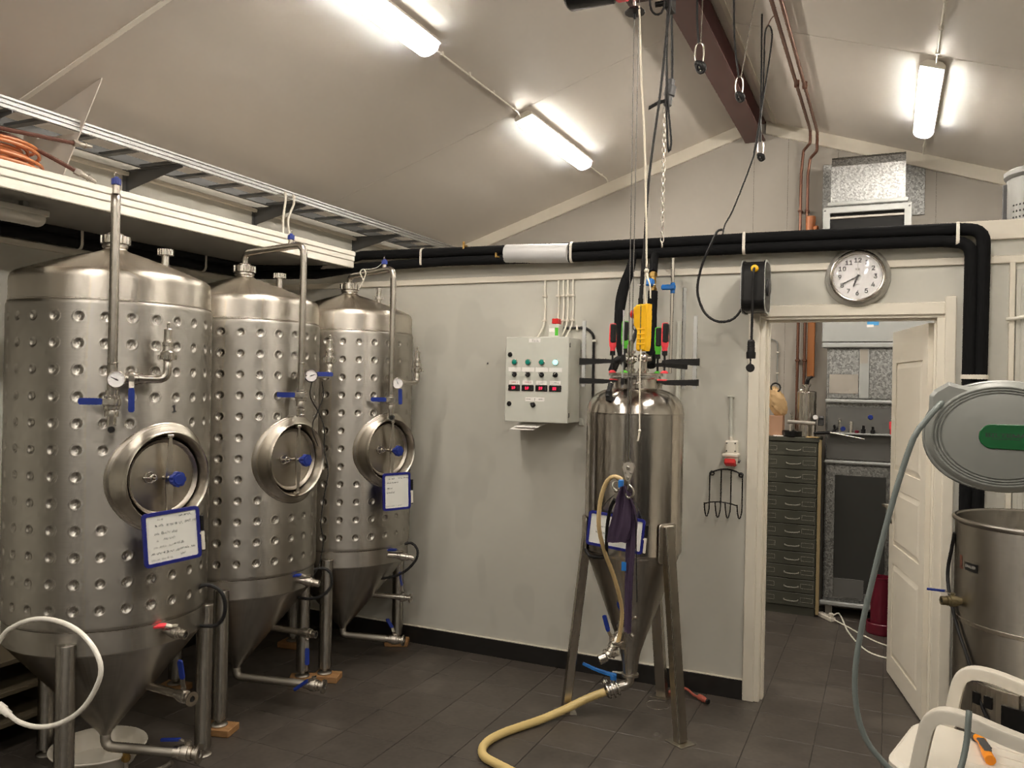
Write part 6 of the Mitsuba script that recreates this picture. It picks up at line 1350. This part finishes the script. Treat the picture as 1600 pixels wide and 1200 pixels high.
part(t2, 'hose', tube(hp, .0092, 14), 'hose_grey')
part(t2, 'end_bore', tf(lathe([(0, .0003), (.006, .0003)], 12), frame(hp[-1], np.array(hp[-1]) - np.array(hp[-2]))), 'dark_hole', False)

KC = np.array((.632, 4.15, 0.0)); KR = .352
t = thing('brew_kettle', 'large steel brew kettle with a rolled rim behind the white chair', 'kettle')
m, uv = lathe_uv([(KR, .10), (KR, 1.155), (KR, 1.155), (KR + .004, 1.158), (KR + .012, 1.166), (KR + .013, 1.174), (KR + .006, 1.181), (KR - .004, 1.180), (KR - .006, 1.172), (KR - .006, 1.172), (KR - .006, .60), (0, .60)], 120, 60)
part(t, 'shell', tf(m, rotz(0, KC)), 'brushed_steel', True, uv=uv)
part(t, 'band', tf(lathe([(KR, .735), (KR + .004, .737), (KR + .004, .752), (KR, .754)], 96), rotz(0, KC)), 'steel', 40)
part(t, 'base', tf(lathe([(0, .10), (KR - .01, .10), (KR - .01, .12)], 60), rotz(0, KC)), 'dark_plastic', False)
for k in range(4):
    an = math.radians(45 + 90 * k); part(t, 'foot', cyl(KC + [.28 * math.cos(an), .28 * math.sin(an), 0], KC + [.28 * math.cos(an), .28 * math.sin(an), .10], .025), 'black_plastic')
def onk(deg, z, o=0.0): return KC + [(KR + o) * math.cos(math.radians(deg)), (KR + o) * math.sin(math.radians(deg)), z]
def curved(deg0, deg1, z0, z1, o, th=.002, n=10):
    an = np.radians(np.linspace(deg0, deg1, n)); q = [(KR + o, z0), (KR + o + th, z0), (KR + o + th, z1), (KR + o, z1)]; V = np.array([[KC[0] + r * math.cos(x), KC[1] + r * math.sin(x), z] for x in an for r, z in q]); F = []
    for i in range(n - 1):
        for j in range(4):
            k = (j + 1) % 4; F += [(4 * i + j, 4 * i + k, 4 * i + 4 + k), (4 * i + j, 4 * i + 4 + k, 4 * i + 4 + j)]
    m_ = 4 * n - 4; F += [(0, 1, 2), (0, 2, 3), (m_, m_ + 2, m_ + 1), (m_, m_ + 3, m_ + 2)]
    r_ = trimesh.Trimesh(V, np.array(F), process=False); r_.fix_normals(); return r_
lb = part(t, 'label', curved(-156, -142.5, .965, 1.0, .0005, .0012), 'black_plastic', False, label='black label with grey lettering')
dm_ = math.radians(-149); part(lb, 'lettering', wtext('BRAUER', .012, onk(-149, .985, .0035), (-math.sin(dm_), math.cos(dm_), 0), (math.cos(dm_), math.sin(dm_), 0), .0006, True), 'ink_grey', False)
part(lb, 'emblem', cat([curved(-163, -159.5, .970, 1.02, .0005, .0012), curved(-163, -158.5, .962, .972, .0006, .0014)]), 'brown_rubber', False)
part(t, 'lid_hook', tube([onk(75, 1.17, .0), onk(78, 1.215, .01), onk(82, 1.235, .01), onk(88, 1.235, .01), onk(92, 1.215, .01), onk(95, 1.17, 0)], .006, 8), 'black_metal')
part(t, 'side_handle', tube([onk(-92, 1.03, 0), onk(-91, 1.035, .03), onk(-84, 1.035, .035), onk(-83, 1.03, 0)], .008, 8), 'black_plastic')
vd = np.array((-1, -.35, 0.0)); vd /= np.linalg.norm(vd); vp_ = onk(-161, .82, -.004)
valve(t, 'drain_valve', vp_, vp_ + vd * .085, .0165, (0, 0, 1), (-1, -.1, .03), 'blue', 'old_brass', False, hl=.10, lw=.008)
part(t, 'power_cable', tube([onk(-176, 1.10, .004), onk(-181, 1.02, .012), onk(-184, .93, .024), onk(-181, .86, .022), onk(-172, .79, .014), onk(-160, .70, .012), onk(-148, .60, .012), onk(-140, .50, .014), onk(-130, .40, .030), onk(-120, .30, .030), onk(-112, .22, .030)], .0075, 8), 'rubber')
cp = part(t, 'control_panel', curved(-141, -112, .20, .52, .002, .022), 'steel', False)
for i, dg in enumerate((-137, -129)):
    for z in (.46, .345): part(cp, 'rocker_switch', curved(dg - 3, dg + 2.2, z - .024, z + .024, .024, .008, 4), 'black_plastic', False)
part(cp, 'display', curved(-121, -106, .26, .47, .024, .010), 'black_plastic', False)

# white plastic armchair
t = thing('plastic_chair', 'white plastic armchair at the right edge in front of the brew kettle', 'chair')
CF = np.array((-.97, .24, 0)); CF /= np.linalg.norm(CF); CS = np.array((.24, .97, 0)); CS /= np.linalg.norm(CS); CO = np.array((.205, 3.36, 0.0))
CM = np.eye(4); CM[:3, 0], CM[:3, 1], CM[:3, 2], CM[:3, 3] = -CF, CS, (0, 0, 1), CO            # local x: towards the back of the chair, y: away, z up
def sweep_strip(pts, wy, th): return tube(pts, 1, 14, step=.02, flat=(th, wy))
for s_, nm in ((-1, 'near'), (1, 'far')):
    y = .268 * s_
    path = [(-.115, y * 1.10, .0), (-.075, y * 1.06, .22), (-.045, y * 1.02, .42), (-.022, y, .56), (-.004, y, .620), (.028, y, .652), (.075, y, .662), (.14, y, .656), (.24, y, .635), (.36, y, .618), (.47, y * .97, .612), (.55, y * .9, .61)]
    p = spline(path, .012)
    d_ = np.gradient(p, axis=0); d_ /= np.linalg.norm(d_, axis=1, keepdims=True)
    yv = np.array((0, 1.0, 0)); V, F = [], []; sec = np.array([(-.026, .004), (-.022, .010), (0, .013), (.022, .010), (.026, .004), (.026, -.034), (.022, -.034), (.020, .002), (-.020, .002), (-.022, -.034), (-.026, -.034)])
    k = len(sec)
    for i in range(len(p)):
        nrm = np.cross(d_[i], yv); nrm /= np.linalg.norm(nrm); nrm = nrm if nrm @ np.array((-.5, 0, 1.0)) > 0 else -nrm
        V.append(p[i] + sec[:, :1] * yv + sec[:, 1:] * nrm)
    V = np.vstack(V)
    for i in range(len(p) - 1):
        for j in range(k):
            j2 = (j + 1) % k; F += [(i * k + j, i * k + j2, (i + 1) * k + j2), (i * k + j, (i + 1) * k + j2, (i + 1) * k + j)]
    mm = trimesh.Trimesh(V, np.array(F), process=False)
    part(t, 'armrest', tf(mm, CM), 'white_plastic', 35)
seat = cat([tf(loft(rrect(.56, .50, .09), rrect(.53, .47, .085), .0, .014), np.eye(4)), extrude(rrect(.56, .50, .09).difference(rrect(.54, .48, .08)), .03, np.array([[1, 0, 0, 0], [0, 1, 0, 0], [0, 0, 1, -.03], [0, 0, 0, 1.0]]))])
part(t, 'seat', tf(tf(seat, np.array([[1, 0, -.0, .135], [0, 1, 0, 0], [-.05, 0, 1, .405], [0, 0, 0, 1.0]])), CM), 'white_plastic', 30)
for k in range(6): part(t, 'seat_rib', tf(box(-.05, .36, -.182 + .07 * k, -.168 + .07 * k, .409, .4215, .003), CM), 'white_plastic', False)
bk = rrect(.46, .46, .08)
for k in range(5): bk = bk.difference(affinity.translate(rrect(.035, .32, .015), -.14 + .07 * k, -.01))
part(t, 'backrest', tf(extrude(bk, .016, np.array([[0, .28, .96, .46], [1, 0, 0, 0], [0, .96, -.28, .63], [0, 0, 0, 1.0]])), CM), 'white_plastic', 30)
for s_ in (-1, 1): part(t, 'rear_leg', tf(tube([(.40, .22 * s_, .41), (.46, .25 * s_, .2), (.52, .27 * s_, .012)], 1, 10, flat=(.014, .026)), CM), 'white_plastic')
# orange cutter on the seat
t = thing('tube_cutter', 'orange and grey hand tool lying on the seat of the white chair', 'tool')
TM = frame((.338, 3.42, .4385), (0, 0, 1), (.20, -.98, 0))
part(t, 'body', tf(tube([(-.10, .0, .0), (-.05, .006, .004), (0, .0, .002), (.05, -.008, .0), (.105, -.012, -.002)], np.interp(np.linspace(0, 1, 60), [0, .3, .55, .85, 1], [.015, .021, .019, .022, .012])[:len(spline([(-.10, .0, .0), (-.05, .006, .004), (0, .0, .002), (.05, -.008, .0), (.105, -.012, -.002)]))], 14), TM), 'orange', 40)
part(t, 'grip', tf(cat([box(-.035, .050, -.018, .012, .012, .0225, .006), box(.0, .07, -.020, .006, .010, .022, .006)]), TM), 'dark_plastic', 30)
part(t, 'blade_head', tf(cat([cyl((-.115, .0, .0), (-.085, .0, .0), .018), box(-.15, -.11, -.012, .030, -.008, .008, .003)]), TM), 'dark_plastic', 30)
